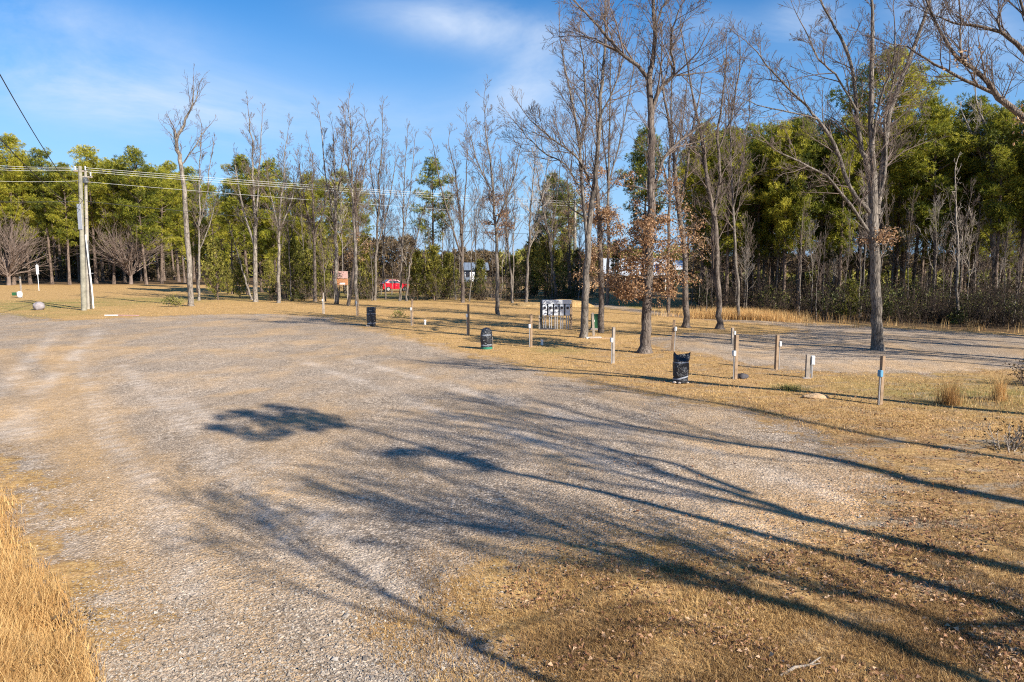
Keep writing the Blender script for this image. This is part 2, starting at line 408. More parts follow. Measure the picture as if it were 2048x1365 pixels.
STY = dict(wander=.20, up=.05, rmin=.006, kids={1: 5, 2: 7, 3: 7}, ang=(42, 11), ratio=.55, rl=.0145, lift=.12)
def style(**k): s = dict(STY); s.update(k); return s

def smooth_path(pts, rad, sub=3, R=None, jit=0.0):
    n = len(pts); op, orr = [], []
    for i in range(n - 1):
        p0, p1, p2, p3 = pts[max(i - 1, 0)], pts[i], pts[i + 1], pts[min(i + 2, n - 1)]
        for j in range(sub):
            t = j / sub
            q = .5 * ((2 * p1) + (p2 - p0) * t + (2 * p0 - 5 * p1 + 4 * p2 - p3) * t * t + (3 * p1 - p0 - 3 * p2 + p3) * t ** 3)
            if R and (i or j): q += rvec(R) * jit
            op.append(q); orr.append(rad[i] * (1 - t) + rad[i + 1] * t)
    op.append(pts[-1]); orr.append(rad[-1]); return op, orr

def leaf_mesh(name, centers, R, per=10, spread=.3, size=.11, droop=.5, squash=.8):
    rg = np.random.default_rng(R.randrange(1 << 30)); c = np.array([tuple(x) for x in centers])
    K = len(c) * per; c = np.repeat(c, per, 0) + rg.normal(0, 1, (K, 3)) * spread * np.array([1, 1, squash])
    d = rg.normal(0, 1, (K, 3)); d[:, 2] -= droop; d /= np.linalg.norm(d, axis=1, keepdims=True)
    s = np.cross(d, rg.normal(0, 1, (K, 3))); s /= np.linalg.norm(s, axis=1, keepdims=True) + 1e-9
    L = size * rg.uniform(.6, 1.3, (K, 1)); W = L * .34; nrm = np.cross(d, s) * L * .18
    V = np.stack([c, c + d * L * .5 + s * W + nrm, c + d * L, c + d * L * .5 - s * W + nrm], 1).reshape(-1, 3)
    Fq = np.arange(K * 4).reshape(-1, 4)
    return np_mesh(name, V, Fq, False, np.repeat(rg.uniform(0, 1, K), 4))

def tuft_mesh(name, c, outd, rg, per=9, length=.24, width=.02, rnd=None, up=.35, conv=.9):
    """needle tufts: thin blades fanning from each centre"""
    K = len(c) * per; cc = np.repeat(c, per, 0); od = np.repeat(outd, per, 0)
    d = rg.normal(0, 1, (K, 3)) + od * conv; d[:, 2] += up; d /= np.linalg.norm(d, axis=1, keepdims=True)
    s = np.cross(d, rg.normal(0, 1, (K, 3))); s /= np.linalg.norm(s, axis=1, keepdims=True) + 1e-9
    L = length * rg.uniform(.6, 1.25, (K, 1)); W = width * rg.uniform(.7, 1.3, (K, 1))
    V = np.stack([cc - s * W * .35, cc + s * W * .35, cc + d * L * .6 + s * W, cc + d * L, cc + d * L * .6 - s * W], 1).reshape(-1, 3)
    Fq = np.arange(K * 5).reshape(-1, 5)
    rn = np.repeat(rnd, per) if rnd is not None else rg.uniform(0, 1, K)
    rn = np.clip(rn + rg.normal(0, .1, K) + np.repeat(rg.normal(0, .13, len(c)), per), 0, 1)
    return np_mesh(name, V, Fq, False, np.repeat(rn, 5))

# ---- pine prototypes (unit: metres, base at the origin)
def make_pine(seed, H, crown0, rad, label='pine', dead=14, wide=2.9, fill=1.0, layered=False, nl=.29, nw=.0215):
    R = random.Random(seed); rg = np.random.default_rng(seed)
    t = empty('pine_tree', (0, -300, 0), label, 'pine tree')
    lean = Vector((R.uniform(-.02, .02), R.uniform(-.02, .02), 0))
    n = 12; pts = []; rr = []
    for i in range(n + 1):
        u = i / n; pts.append(Vector((math.sin(u * 3 + seed) * .12, math.cos(u * 2.3 + seed) * .12, 0)) + lean * H * u + Vector((0, 0, H * .97 * u - .1)))
        rr.append(rad * (1 - .86 * u ** 1.15) * (1.35 if i == 0 else 1))
    tr = [(pts, rr)]; br = []
    def at(z):
        f = min(n - 1e-3, max(0, z / (H * .97) * n)); i = int(f); return pts[i].lerp(pts[i + 1], f - i), rr[i]
    for k in range(dead):                                      # dead snags under the crown
        z = R.uniform(.22 * H, crown0 * H + .5); q, r = at(z); a = R.uniform(0, 2 * PI)
        d = Vector((math.cos(a), math.sin(a), R.uniform(-.15, .35))).normalized()
        grow(R, br, [], q, d, R.uniform(.5, 1.9), .02, 1, style(kids={1: 3}, wander=.25, rmin=.006, ang=(50, 12)))
    cen, cd, rn = [], [], []
    nb = int((34 if not layered else 19) * fill)
    for k in range(nb):
        u = (k + R.random() * .8) / nb; z = H * (crown0 + (1 - crown0) * u * .985); q, r = at(z)
        prof = (math.sin(min(1, (u + .12) * 1.25) * PI * .5) if u < .45 else 1) * (1 - max(0, u - .42) ** 1.6 * 2.1)
        L = wide * max(.22, prof) * R.uniform(.62, 1.15)
        a = k * 2.4 + R.uniform(-.6, .6)
        el = .05 + .65 * u + R.uniform(-.12, .15)
        d = Vector((math.cos(a) * math.cos(el), math.sin(a) * math.cos(el), math.sin(el)))
        m = 5; bp = [q.copy()]; dd = d.copy(); c = q.copy()
        for i in range(m):
            dd = (dd + perp(R, dd) * R.uniform(0, .22) + Vector((0, 0, .09))).normalized(); c = c + dd * L / m; bp.append(c.copy())
        br.append((bp, [max(.008, .02 * L * (1 - i / m * .8)) for i in range(m + 1)]))
        nc = max(2, int(L * 2.1))
        for j in range(nc):
            f = .38 + .62 * (j + 1) / nc; i = min(m - 1, int(f * m)); b = bp[i].lerp(bp[i + 1], f * m - i) if f < 1 else bp[-1]
            cpos = b + perp(R, dd) * R.uniform(0, .55) * (1.2 - f * .4) * (.5 + L / 4); cpos.z = b.z + R.uniform(-.05, .3)
            br.append(([b, b.lerp(cpos, .5) + Vector((0, 0, .03)), cpos], [.012, .01, .007]))
            cr = R.uniform(.34, .72); nt = int(15 * fill * (cr / .48) ** 1.8)
            vv = rg.normal(0, 1, (nt, 3)); vv /= np.linalg.norm(vv, axis=1, keepdims=True); vv *= rg.uniform(.5, 1, (nt, 1)) ** .5
            cen.append(np.array(cpos) + vv * cr * np.array([1, 1, .62])); cd.append(vv)
            rn.append(np.full(nt, R.uniform(.15, .85)) + vv[:, 2] * .12)  # upper tufts of each clump lighter: sunlit tops put into the colour
    link('trunk', tubes_mesh('pine_trunk', tr, sides), M['bark_pine'], t)
    link('branches', tubes_mesh('pine_branches', br, sides), M['bark_pine'], t)
    link('crown', tuft_mesh('pine_crown', np.concatenate(cen), np.concatenate(cd), rg, 7, nl, nw, np.concatenate(rn)), M['pine'], t)
    return t

def make_cedar(seed, H, W, label='cedar', mat='cedar', base=.04):
    R = random.Random(seed); rg = np.random.default_rng(seed)
    t = empty('cedar_tree', (0, -300, 0), label, 'cedar tree')
    tr = [([Vector((0, 0, -.1)), Vector((.03, .02, H * .3)), Vector((-.02, .03, H * .6)), Vector((0, 0, H * .93))], [.09, .07, .045, .012])]
    br, cen, cd, rn = [], [], [], []
    nb = int(30 * H)
    for k in range(nb):
        u = base + (1 - base) * (k / nb) ** .9; a = R.uniform(0, 2 * PI)
        w = W * .5 * (min(1, .6 + 2.2 * u) * (1 - u) ** .5 + .06) * R.choice([R.uniform(.5, .8), R.uniform(.7, 1.25)])
        d = Vector((math.cos(a), math.sin(a), .45 + .6 * u)).normalized(); q = Vector((0, 0, u * H * .93)); e = q + d * w
        br.append(([q, q.lerp(e, .5) - Vector((0, 0, .04)), e], [.016, .011, .006]))
        nt = 9; f = rg.uniform(.35, 1.05, (nt, 1)); c = np.array(q) * (1 - f) + np.array(e) * f + rg.normal(0, .10, (nt, 3))
        cen.append(c); cd.append(np.repeat(np.array([tuple(d)]), nt, 0)); rn.append(np.full(nt, R.uniform(.15, .85)))
    link('trunk', tubes_mesh('cedar_trunk', tr, sides), M['bark_pine'], t)
    link('branches', tubes_mesh('cedar_branches', br, sides), M['bark_pine'], t)
    link('crown', tuft_mesh('cedar_crown', np.concatenate(cen), np.concatenate(cd), rg, 7, .19, .028, np.concatenate(rn), .5, 1.2), M[mat], t)
    return t

# ---- bare hardwood prototypes
def make_bare(seed, H, rad, label='bare tree', st=None, crown0=.45, limbs=12, lean=0., mat='bark_gray', tw='twig', fork=None, name='bare_tree', depth=2, ll=.24):
    R = random.Random(seed); st = st or style(kids={1: 4, 2: 5, 3: 6})
    t = empty(name, (0, -300, 0), label, 'bare tree')
    n = 11; pts = []; rr = []; wob = H * .012
    ph = R.uniform(0, 6)
    for i in range(n + 1):
        u = i / n
        pts.append(Vector((math.sin(u * 5 + ph) * wob + lean * H * u, math.cos(u * 4.3 + ph) * wob, H * .98 * u - .1)) + (rvec(R) * wob * .35 if i else Vector()))
        rr.append(max(.012, rad * (1 - u) ** .8 * (1.5 if i == 0 else 1)))
    pts, rr = smooth_path(pts, rr, 2)
    stems = [(pts, rr)]; br = []; tips = []
    if fork:
        i = int(len(pts) * fork); d = (pts[i + 1] - pts[i]).normalized() + perp(R, Vector((0, 0, 1))) * .35
        d.normalize(); q = pts[i].copy(); fp = [q.copy()]; fr = [rr[i] * .8]; m = 8; Lf = H * (1 - fork) * .95
        for j in range(m):
            d = (d + Vector((0, 0, .12)) + perp(R, d) * R.uniform(0, .12)).normalized(); q = q + d * Lf / m; fp.append(q.copy()); fr.append(max(.012, rr[i] * .8 * (1 - (j + 1) / m) ** .85))
        stems.append((fp, fr)); side(R, br, tips, fp, fr, H * ll / st['ratio'], depth + 1, st, .1, count=int(limbs * .8))
    side(R, br, tips, pts, rr, H * ll / st['ratio'], depth + 1, st, crown0, count=limbs)
    link('trunk', tubes_mesh('bare_trunk', stems, sides), M[mat], t)
    link('branches', tubes_mesh('bare_branches', br, sides), M[tw], t)
    return t

class Proto:
    """first placing moves the thing itself, later ones are copies of it and of its parts"""
    def __init__(s, root): s.root = root; s.used = False
    def put(s, loc, rz, sc, label, group=None, tilt=(0, 0)):
        if not s.used:
            s.used = True; r = s.root; r.location = loc; r.rotation_euler = (tilt[0], tilt[1], rz); r.scale = sc if hasattr(sc, '__len__') else (sc, sc, sc)
            r['label'] = label
            if group: r['group'] = group
            return r
        return copy_thing(s.root, loc, rz, sc, label, group, tilt)

def hero(name, label, base, stems, seed, st=None, counts=None, depth=2, ll=2.4, mat='bark_gray', tw='twig', leaves=None, group=None, t0=.3, Y0=None, flare=1.55, cat='bare tree', lsize=.092, ws=1.0):
    """a tree whose main stems follow measured outlines; every point lies at its own distance"""
    R = random.Random(seed); b = G(*base) if Y0 is None else P(base[0], base[1], Y0); b.z = 0
    Y0 = b.y; t = empty(name, b, label, cat, group)
    st = st or style(kids={1: 4, 2: 6, 3: 6}, rmin=.008)
    polys, br, tips = [], [], []
    for si, s in enumerate(stems):
        pts, rad = [], []
        dr = R.uniform(-.22, .22) if si else 0.0
        p0 = None; acc = 0
        for k, (x, y, w) in enumerate(s):
            if p0 is not None: acc += math.hypot(x - p0[0], y - p0[1]) * Y0 / F
            p0 = (x, y)
            q = P(x, y, Y0 + dr * acc) - b
            if si == 0 and k == 0: q.z = -.12
            pts.append(q); rad.append(max(.009, w * .5 * ws * Y0 / F))
        if si == 0:
            base_r = rad[0]; h = .45; f = min(1, h / max(.1, (pts[1] - pts[0]).length)); mid = pts[0].lerp(pts[1], f)
            pts.insert(1, mid); rad.insert(1, rad[1] * 1.12); rad[0] = base_r * flare / 1.3
        pts, rad = smooth_path(pts, rad, 3, R, .018 * Y0 / 28)
        polys.append((pts, rad))
        L = sum((pts[i + 1] - pts[i]).length for i in range(len(pts) - 1))
        c = int((counts[si] if counts else int(L * 1.6)) * (1.35 if counts and len(stems) > 3 else 1.1))
        if c: side(R, br, tips, pts, rad, ll / st['ratio'], depth + 1, st, t0 if si == 0 else .12, count=c)
        if rad[-1] < .1:
            d = (pts[-1] - pts[-2]).normalized(); grow(R, br, tips, pts[-1], d, ll * .7, rad[-1], depth, st)
    lc = []
    if leaves:
        for (si, z0, z1, n, l, per) in leaves:                  # leafy low limbs on a stem between two heights
            pts, rad = polys[si]
            for k in range(n):
                z = R.uniform(z0, z1); i = min(range(len(pts)), key=lambda j: abs(pts[j].z - z)); a = R.uniform(0, 2 * PI)
                d = Vector((math.cos(a), math.sin(a), R.uniform(.0, .5))).normalized(); tp = []
                grow(R, br, tp, pts[i], d, l * R.uniform(.5, 1.15), min(rad[i] * .5, .03), 2, style(kids={1: 3, 2: 5}, wander=.25, up=-.01, ang=(48, 12), ratio=.5))
                lc += [p for p, _, _ in tp]
        link('leaves', leaf_mesh('oak_leaves', lc, R, per=leaves[0][5], spread=.13, size=lsize), M['oakleaf'], t)
    ob = link('trunk', tubes_mesh('trunk', polys, sides), M[mat], t)
    link('branches', tubes_mesh('branches', br, sides), M[tw], t)
    return t

# ---- the large trees that stand between the two gravel areas
hero('oak_tree', 'large oak with flared base and brown leaves on its low limbs, behind the nearest barrel', (1290, 706),
  [[(1290, 706, 46), (1293, 640, 35), (1297, 560, 31), (1300, 450, 28), (1303, 350, 26), (1302, 250, 23), (1300, 200, 21), (1299, 155, 19), (1307, 110, 15), (1311, 60, 13), (1306, 20, 12), (1303, -60, 9), (1300, -180, 4)],
   [(1297, 160, 14), (1275, 132, 13), (1240, 104, 12), (1215, 76, 10), (1190, 45, 8), (1160, 15, 6), (1135, -25, 4)],
   [(1305, 222, 14), (1318, 180, 13), (1345, 152, 12), (1348, 130, 8), (1341, 90, 7), (1350, 40, 5), (1370, 0, 3)],
   [(1344, 152, 7), (1380, 149, 5), (1420, 144, 3)],
   [(1240, 104, 8), (1215, 95, 6), (1190, 78, 5), (1160, 74, 3)],
   [(1309, 62, 8), (1325, 15, 7), (1345, -10, 5)],
   [(1304, 390, 13), (1325, 325, 10), (1350, 290, 9), (1395, 258, 6), (1430, 232, 3)]],
  11, style(kids={1: 6, 2: 8}, rmin=.006, wander=.24), [16, 9, 9, 4, 4, 4, 7], ll=2.3, mat='bark_oak', t0=.38,
  leaves=[(0, 2.0, 4.9, 38, 1.75, 11), (0, 5, 6.4, 7, 1.3, 6)], flare=2.2, cat='oak tree', ws=.56)
hero('oak_tree', 'slim oak thick with brown leaves from low down, directly right of the forked gray tree', (1203, 666),
  [[(1203, 666, 15), (1202, 600, 13), (1200, 520, 12), (1198, 440, 11), (1192, 360, 9), (1195, 280, 6), (1190, 200, 3)]],
  12, style(kids={1: 3, 2: 5}, rmin=.008), [16], ll=2.0, mat='bark_oak', t0=.45, leaves=[(0, 2.4, 8.2, 36, 1.15, 11)], cat='oak tree', ws=.85)
hero('bare_tree', 'tall gray tree forking into upright stems, standing just right of the meter rack', (1168, 677),
  [[(1168, 677, 28), (1171, 600, 23), (1174, 520, 20), (1178, 450, 18), (1187, 380, 15), (1196, 300, 13), (1200, 220, 11), (1206, 140, 9), (1210, 60, 6), (1212, -10, 3)],
   [(1174, 500, 12), (1166, 400, 11), (1158, 300, 9), (1150, 230, 7), (1132, 150, 5), (1120, 80, 3)],
   [(1160, 300, 8), (1172, 225, 7), (1168, 140, 5), (1160, 70, 3)],
   [(1180, 360, 7), (1150, 310, 6), (1100, 275, 5), (1060, 240, 3)],
   [(1163, 380, 6), (1130, 330, 5), (1080, 300, 4), (1045, 262, 3)],
   [(1198, 240, 6), (1230, 170, 5), (1250, 110, 3)]],
  13, style(kids={1: 6, 2: 8}, rmin=.006, up=.08), [26, 16, 10, 9, 9, 7], ll=2.4, mat='bark_gray', t0=.4, ws=.62)
hero('bare_tree', 'dark tree with brown leaves midway up, left of the twin stemmed tree', (1373, 656),
  [[(1373, 656, 24), (1371, 600, 14), (1370, 520, 12), (1361, 440, 11), (1350, 350, 9), (1344, 280, 7), (1330, 200, 5), (1318, 120, 3)],
   [(1358, 420, 6), (1375, 340, 5), (1385, 260, 4), (1400, 190, 3)]],
  14, style(kids={1: 5, 2: 7}, rmin=.006), [20, 10], ll=2.4, mat='bark_oak', t0=.4, leaves=[(0, 3.4, 7.0, 18, 1.6, 4)], ws=.85)
hero('bare_tree', 'twin stemmed tree with flared base in front of the golden grass strip', (1440, 658),
  [[(1440, 658, 26), (1438, 600, 16), (1434, 540, 14), (1434, 480, 13), (1425, 420, 12), (1412, 340, 10), (1400, 260, 8), (1382, 170, 5), (1362, 60, 3)],
   [(1438, 600, 9), (1425, 520, 9), (1427, 440, 8), (1440, 360, 8), (1434, 280, 7), (1446, 200, 5), (1452, 120, 3)],
   [(1418, 360, 7), (1400, 315, 6), (1378, 290, 5), (1340, 240, 3)],
   [(1436, 300, 6), (1460, 240, 5), (1475, 170, 4), (1480, 100, 3)]],
  15, style(kids={1: 6, 2: 8}, rmin=.006), [18, 14, 8, 8], ll=2.5, mat='bark_oak', t0=.5, ws=.68, flare=2.0)
hero('bare_tree', 'broad bare tree fanning into many limbs beside the right gravel drive', (1755, 702),
  [[(1755, 702, 36), (1754, 640, 28), (1750, 560, 26), (1747, 440, 26), (1745, 330, 16), (1742, 250, 14), (1743, 150, 12), (1745, 60, 9), (1740, -50, 5)],
   [(1745, 440, 17), (1737, 340, 14), (1724, 300, 12), (1713, 230, 11), (1708, 150, 9), (1688, 90, 8), (1660, 40, 6), (1630, -20, 4)],
   [(1754, 430, 16), (1765, 340, 14), (1780, 230, 13), (1800, 170, 12), (1825, 100, 11), (1848, 40, 9), (1868, -30, 6)],
   [(1743, 430, 12), (1700, 375, 11), (1668, 290, 10), (1636, 240, 8), (1600, 200, 6), (1545, 145, 5), (1515, 105, 3)],
   [(1742, 470, 9), (1700, 410, 8), (1655, 355, 6), (1600, 325, 5), (1550, 300, 3)],
   [(1758, 410, 10), (1772, 320, 8), (1770, 240, 7), (1790, 150, 5), (1800, 90, 3)],
   [(1742, 300, 8), (1760, 200, 6), (1785, 130, 5), (1790, 60, 3)],
   [(1712, 220, 6), (1670, 150, 5), (1640, 120, 4), (1610, 60, 3)],
   [(1638, 240, 5), (1580, 225, 4), (1530, 215, 3), (1490, 200, 2)]],
  16, style(kids={1: 6, 2: 8}, rmin=.006, wander=.23), [14, 14, 13, 12, 9, 8, 7, 7, 5], ll=2.2, mat='bark_gray', t0=.45, leaves=[(0, 4.2, 5.0, 7, .8, 4)], ws=.72, flare=1.7)
hero('bare_tree', 'pale gray slender tree at the forest edge, rightmost of the forest front', (1993, 632),
  [[(1993, 632, 12), (1990, 560, 10), (1985, 450, 10), (1984, 350, 8), (1975, 270, 6), (1955, 210, 3)],
   [(1985, 400, 6), (1995, 320, 5), (2000, 250, 3)], [(1984, 380, 5), (1960, 310, 4), (1940, 260, 3)]],
  17, style(kids={1: 3, 2: 5}, rmin=.012, up=.09), [16, 8, 8], ll=3.0, mat='bark_pale', tw='twig_pale', t0=.4)
hero('bare_tree', 'thin whitish sapling standing out against the dark right forest', (1917, 646),
  [[(1917, 646, 6.5), (1914, 580, 5.5), (1916, 500, 5), (1912, 420, 3), (1910, 340, 2)]],
  18, style(kids={1: 2, 2: 3}, rmin=.01), [12], ll=1.5, mat='bark_pale', tw='twig_pale', t0=.45)
# trunk outside the frame, limbs reaching into the top right corner
hero('bare_tree', 'near tree whose thick dark limbs reach in at the top right corner', (2330, 850),
  [[(2330, 850, 44), (2300, 600, 36), (2220, 420, 30), (2130, 310, 26), (2048, 236, 17), (1998, 196, 15), (1962, 150, 11), (1915, 115, 9), (1880, 62, 7), (1850, -5, 4)],
   [(2040, 228, 12), (1990, 188, 10), (1930, 160, 8), (1870, 130, 6), (1815, 95, 4), (1780, 88, 2.5)],
   [(2230, 400, 22), (2140, 220, 17), (2050, 106, 12), (2005, 68, 9), (1950, 52, 7), (1905, 45, 5), (1870, 32, 3)],
   [(1955, 147, 7), (1925, 118, 6), (1920, 80, 5), (1922, 30, 4), (1915, -20, 2)],
   [(2090, 160, 12), (2060, 60, 9), (2040, 0, 6), (2030, -60, 3)],
   [(2005, 68, 6), (1995, 40, 5), (2010, 0, 3)]],
  19, style(kids={1: 4, 2: 6}, rmin=.004, wander=.26, up=.1), [20, 12, 14, 7, 8, 4], ll=1.25, mat='bark_oak', t0=.55, leaves=[(0, 5.6, 8.3, 5, .5, 2)], Y0=15.0, lsize=.07, ws=.75)

# ---- the row of bare trees beyond the big gravel lot
hero('bare_tree', 'tall crooked pale barked tree, leftmost of the row, right of the utility poles', (382, 612),
  [[(382, 612, 15), (380, 560, 13), (373, 450, 12), (364, 350, 10), (358, 310, 10), (352, 280, 8), (368, 250, 6), (383, 215, 4), (386, 175, 2)],
   [(360, 320, 6), (352, 275, 6), (350, 262, 3)], [(380, 222, 3), (392, 200, 2.5), (396, 180, 2)], [(362, 330, 4), (385, 300, 3), (410, 262, 2)]],
  21, style(kids={1: 3, 2: 4}, rmin=.009, up=.1), [16, 5, 4, 5], ll=2.2, mat='bark_pale', t0=.5, ws=.78)
def slim(label, base, top, w, seed, bend=0, fork=None, mat='bark_pale', tw='twig', cnt=26, ll=2.6, t0=.42, leaves=None, extra=None, name='bare_tree'):
    (bx, by), (tx, ty) = base, top
    R = random.Random(seed * 7); n = 7; s = []
    for i in range(n + 1):
        u = i / n
        s.append((bx + (tx - bx) * u + bend * math.sin(u * PI) + R.uniform(-1, 1) * 3 * u, by + (ty - by) * u, max(1.3, w * (1.15 if i == 0 else 1 - .85 * u))))
    stems = [s]; cs = [cnt]
    if fork:
        for (u0, x1, y1) in fork:
            i = int(u0 * n); x0, y0, w0 = s[i]
            stems.append([(x0, y0, w0 * .7), ((x0 + x1) / 2 + (x1 - x0) * .12, (y0 + y1) / 2, w0 * .5), (x1, y1, 1.5)]); cs.append(cnt // 3)
    return hero(name, label, base, stems, seed, ws=.88, st=style(kids={1: 5, 2: 6}, rmin=.009, up=.09, ang=(38, 9)), counts=cs, ll=ll, mat=mat, tw=tw, t0=t0, leaves=leaves)
slim('thin bare tree close behind the crooked pale tree', (397, 601), (402, 255), 6, 31, fork=[(.45, 425, 300), (.3, 432, 400)], ll=2.2)
slim('pale bare tree with an open forked top, rising before a rounded pine left of centre', (510, 604), (497, 228), 11, 32, bend=6, fork=[(.55, 524, 245), (.4, 470, 330)], cnt=28)
slim('small crooked sapling leaning left at the foot of a pale bare tree', (505, 600), (462, 462), 5, 33, bend=-3, ll=1.6, cnt=8, t0=.5)
slim('pale slender tree bending right near its top, third tall one from the left', (558, 606), (575, 272), 8, 34, bend=-6, fork=[(.5, 600, 330), (.5, 535, 350)])
slim('bare tree with dark ivy at its foot beside the left wooden post', (632, 604), (622, 305), 8, 35, fork=[(.45, 600, 340), (.45, 665, 330)], mat='bark_oak')
slim('whitish tree left of the wooden notice board', (673, 609), (668, 270), 10, 36, fork=[(.55, 640, 240), (.6, 690, 250)])
slim('leaning brown tree right of the wooden notice board', (697, 611), (712, 340), 8, 37, bend=8, mat='bark_oak', tw='twig', leaves=[(0, 3, 6, 8, 1.4, 4)])
slim('whitish tall tree behind the thin post left of the first bagged barrel', (714, 613), (700, 215), 9, 38, fork=[(.6, 690, 240), (.55, 735, 280)], cnt=34)
slim('tall bare tree with dark lower trunk straight behind the first bagged barrel', (749, 602), (765, 235), 7, 39, fork=[(.5, 735, 250), (.4, 790, 330)], mat='bark_gray', cnt=30)
slim('thin bare tree in front of the red car', (800, 602), (812, 285), 5.5, 40, fork=[(.5, 828, 300)], mat='bark_gray')
slim('sapling leaning right across the back of the red car', (812, 603), (858, 395), 5, 41, ll=1.8, bend=-8, mat='bark_gray', cnt=14)
slim('dark trunked bare tree right of the lone pine', (925, 606), (898, 290), 9, 42, fork=[(.3, 868, 300), (.45, 935, 310)], mat='bark_oak', bend=10)
slim('straight gray tree with clusters of brown leaves, left of the meter rack', (995, 630), (965, 215), 10, 43, bend=10, fork=[(.5, 1040, 300), (.6, 940, 270)], mat='bark_gray', leaves=[(0, 5.2, 8.4, 16, 1.0, 7)], cnt=30)
slim('slender bare tree between the brown leaved tree and the meter rack', (1052, 608), (1068, 300), 7, 44, mat='bark_gray', tw='twig_pale', fork=[(.5, 1095, 330)])
slim('leaning pale trunk behind the meter rack', (1112, 600), (1070, 330), 8, 45, mat='bark_gray', bend=6, fork=[(.5, 1120, 330)])
slim('tall thin tree left of the slender one, before the far field', (1025, 606), (1005, 330), 6, 46, mat='bark_gray')
slim('young tree carrying rusty leaves behind the right end of the meter rack', (1142, 598), (1135, 330), 6, 47, mat='bark_oak', leaves=[(0, 3, 8.5, 16, 1.4, 6)])
slim('bare tree rising behind the forked gray tree', (1215, 610), (1220, 60), 8, 48, mat='bark_gray', cnt=34, fork=[(.5, 1270, 110), (.55, 1190, 60)])
slim('bare tree standing behind the large oak on its right', (1335, 625), (1345, 60), 9, 49, mat='bark_oak', cnt=30, fork=[(.5, 1290, 150), (.55, 1380, 120)])
slim('bare tree with fine twigs between the twin stemmed tree and the pines', (1478, 640), (1450, 120), 8, 50, mat='bark_gray', cnt=30, fork=[(.5, 1500, 200)])

# ---- ornamental vase shaped trees on the far left lawn
def vase(px, by, H, W, seed, label):
    R = random.Random(seed); b = G(px, by)
    t = empty('ornamental_tree', b, label, 'bare tree'); br = []; tips = []
    tr = [([Vector((0, 0, -.1)), Vector((.05, 0, H * .08)), Vector((0, .05, H * .15))], [H * .028, H * .02, H * .022])]
    st = style(kids={1: 4, 2: 7}, wander=.24, up=.02, rmin=.011, ang=(27, 11), ratio=.55, lift=.05)
    for k in range(46):
        a = k * 2.4; s = (k / 46) ** .62 * math.atan(W / H * 1.25); d = Vector((math.cos(a) * math.sin(s), math.sin(a) * math.sin(s), math.cos(s)))
        grow(R, br, tips, Vector((0, 0, H * R.uniform(.09, .15))), d, H * R.uniform(.66, .84) * (1 - .22 * s), H * .007, 2, st)
    link('trunk', tubes_mesh('vase_trunk', tr, sides), M['twig_ornamental'], t); link('branches', tubes_mesh('vase_branches', br, sides), M['twig_ornamental'], t)
vase(262, 569, 12.6, 12.5, 61, 'rounded fan shaped bare tree right of the utility poles on the far lawn')
vase(18, 571, 13., 15, 62, 'fan shaped reddish bare tree at the left edge of the lawn')

# ------------------------------------------------------------------ pines and cedars
pines = [Proto(make_pine(100 + i, H, c0, r, dead=de, wide=w, fill=fl)) for i, (H, c0, r, de, w, fl) in enumerate(
    [(17, .34, .19, 18, 3.3, 1.3), (16, .42, .17, 22, 3.0, 1.25), (18, .36, .21, 20, 3.5, 1.3), (15, .28, .16, 14, 3.1, 1.3), (17, .46, .18, 26, 2.9, 1.2)])]
lonepine = Proto(make_pine(140, 15, .36, .17, dead=5, wide=2.9, fill=1.35, layered=True))
bigpine = Proto(make_pine(141, 20, .42, .26, dead=14, wide=4.4, fill=1.3))
cedars = [Proto(make_cedar(150, 5.2, 4.2)), Proto(make_cedar(151, 4.4, 3.8)), Proto(make_cedar(152, 6.0, 4.2))]
RR = random.Random(5)
def on_line(x, y): return G(x, y)
def put_pine(proto, x, Yd, H0, ytop, label, group=None, tilt=.03):
    """x: picture column, Yd: distance, ytop: picture row of the treetop"""
    top = P(x, ytop, Yd).z; s = top / H0; loc = P(x, 560, Yd); loc.z = 0
    wd = s * RR.uniform(.92, 1.12)
    return proto.put(loc, RR.uniform(0, 6.28), (wd, wd, s), label, group, (RR.uniform(-tilt, tilt), RR.uniform(-tilt, tilt)))
HP = [17, 16, 18, 15, 17]
tallp = [Proto(make_pine(160 + i, H, c0, r_, dead=de, wide=w_, fill=fl)) for i, (H, c0, r_, de, w_, fl) in enumerate([(17, .32, .18, 34, 3.1, 1.35), (16, .42, .16, 30, 2.8, 1.3), (18, .25, .20, 34, 3.3, 1.35)])]
def rq(): i = RR.randrange(3); return tallp[i], [17, 16, 18][i]
def rp(): i = RR.randrange(5); return pines[i], HP[i]
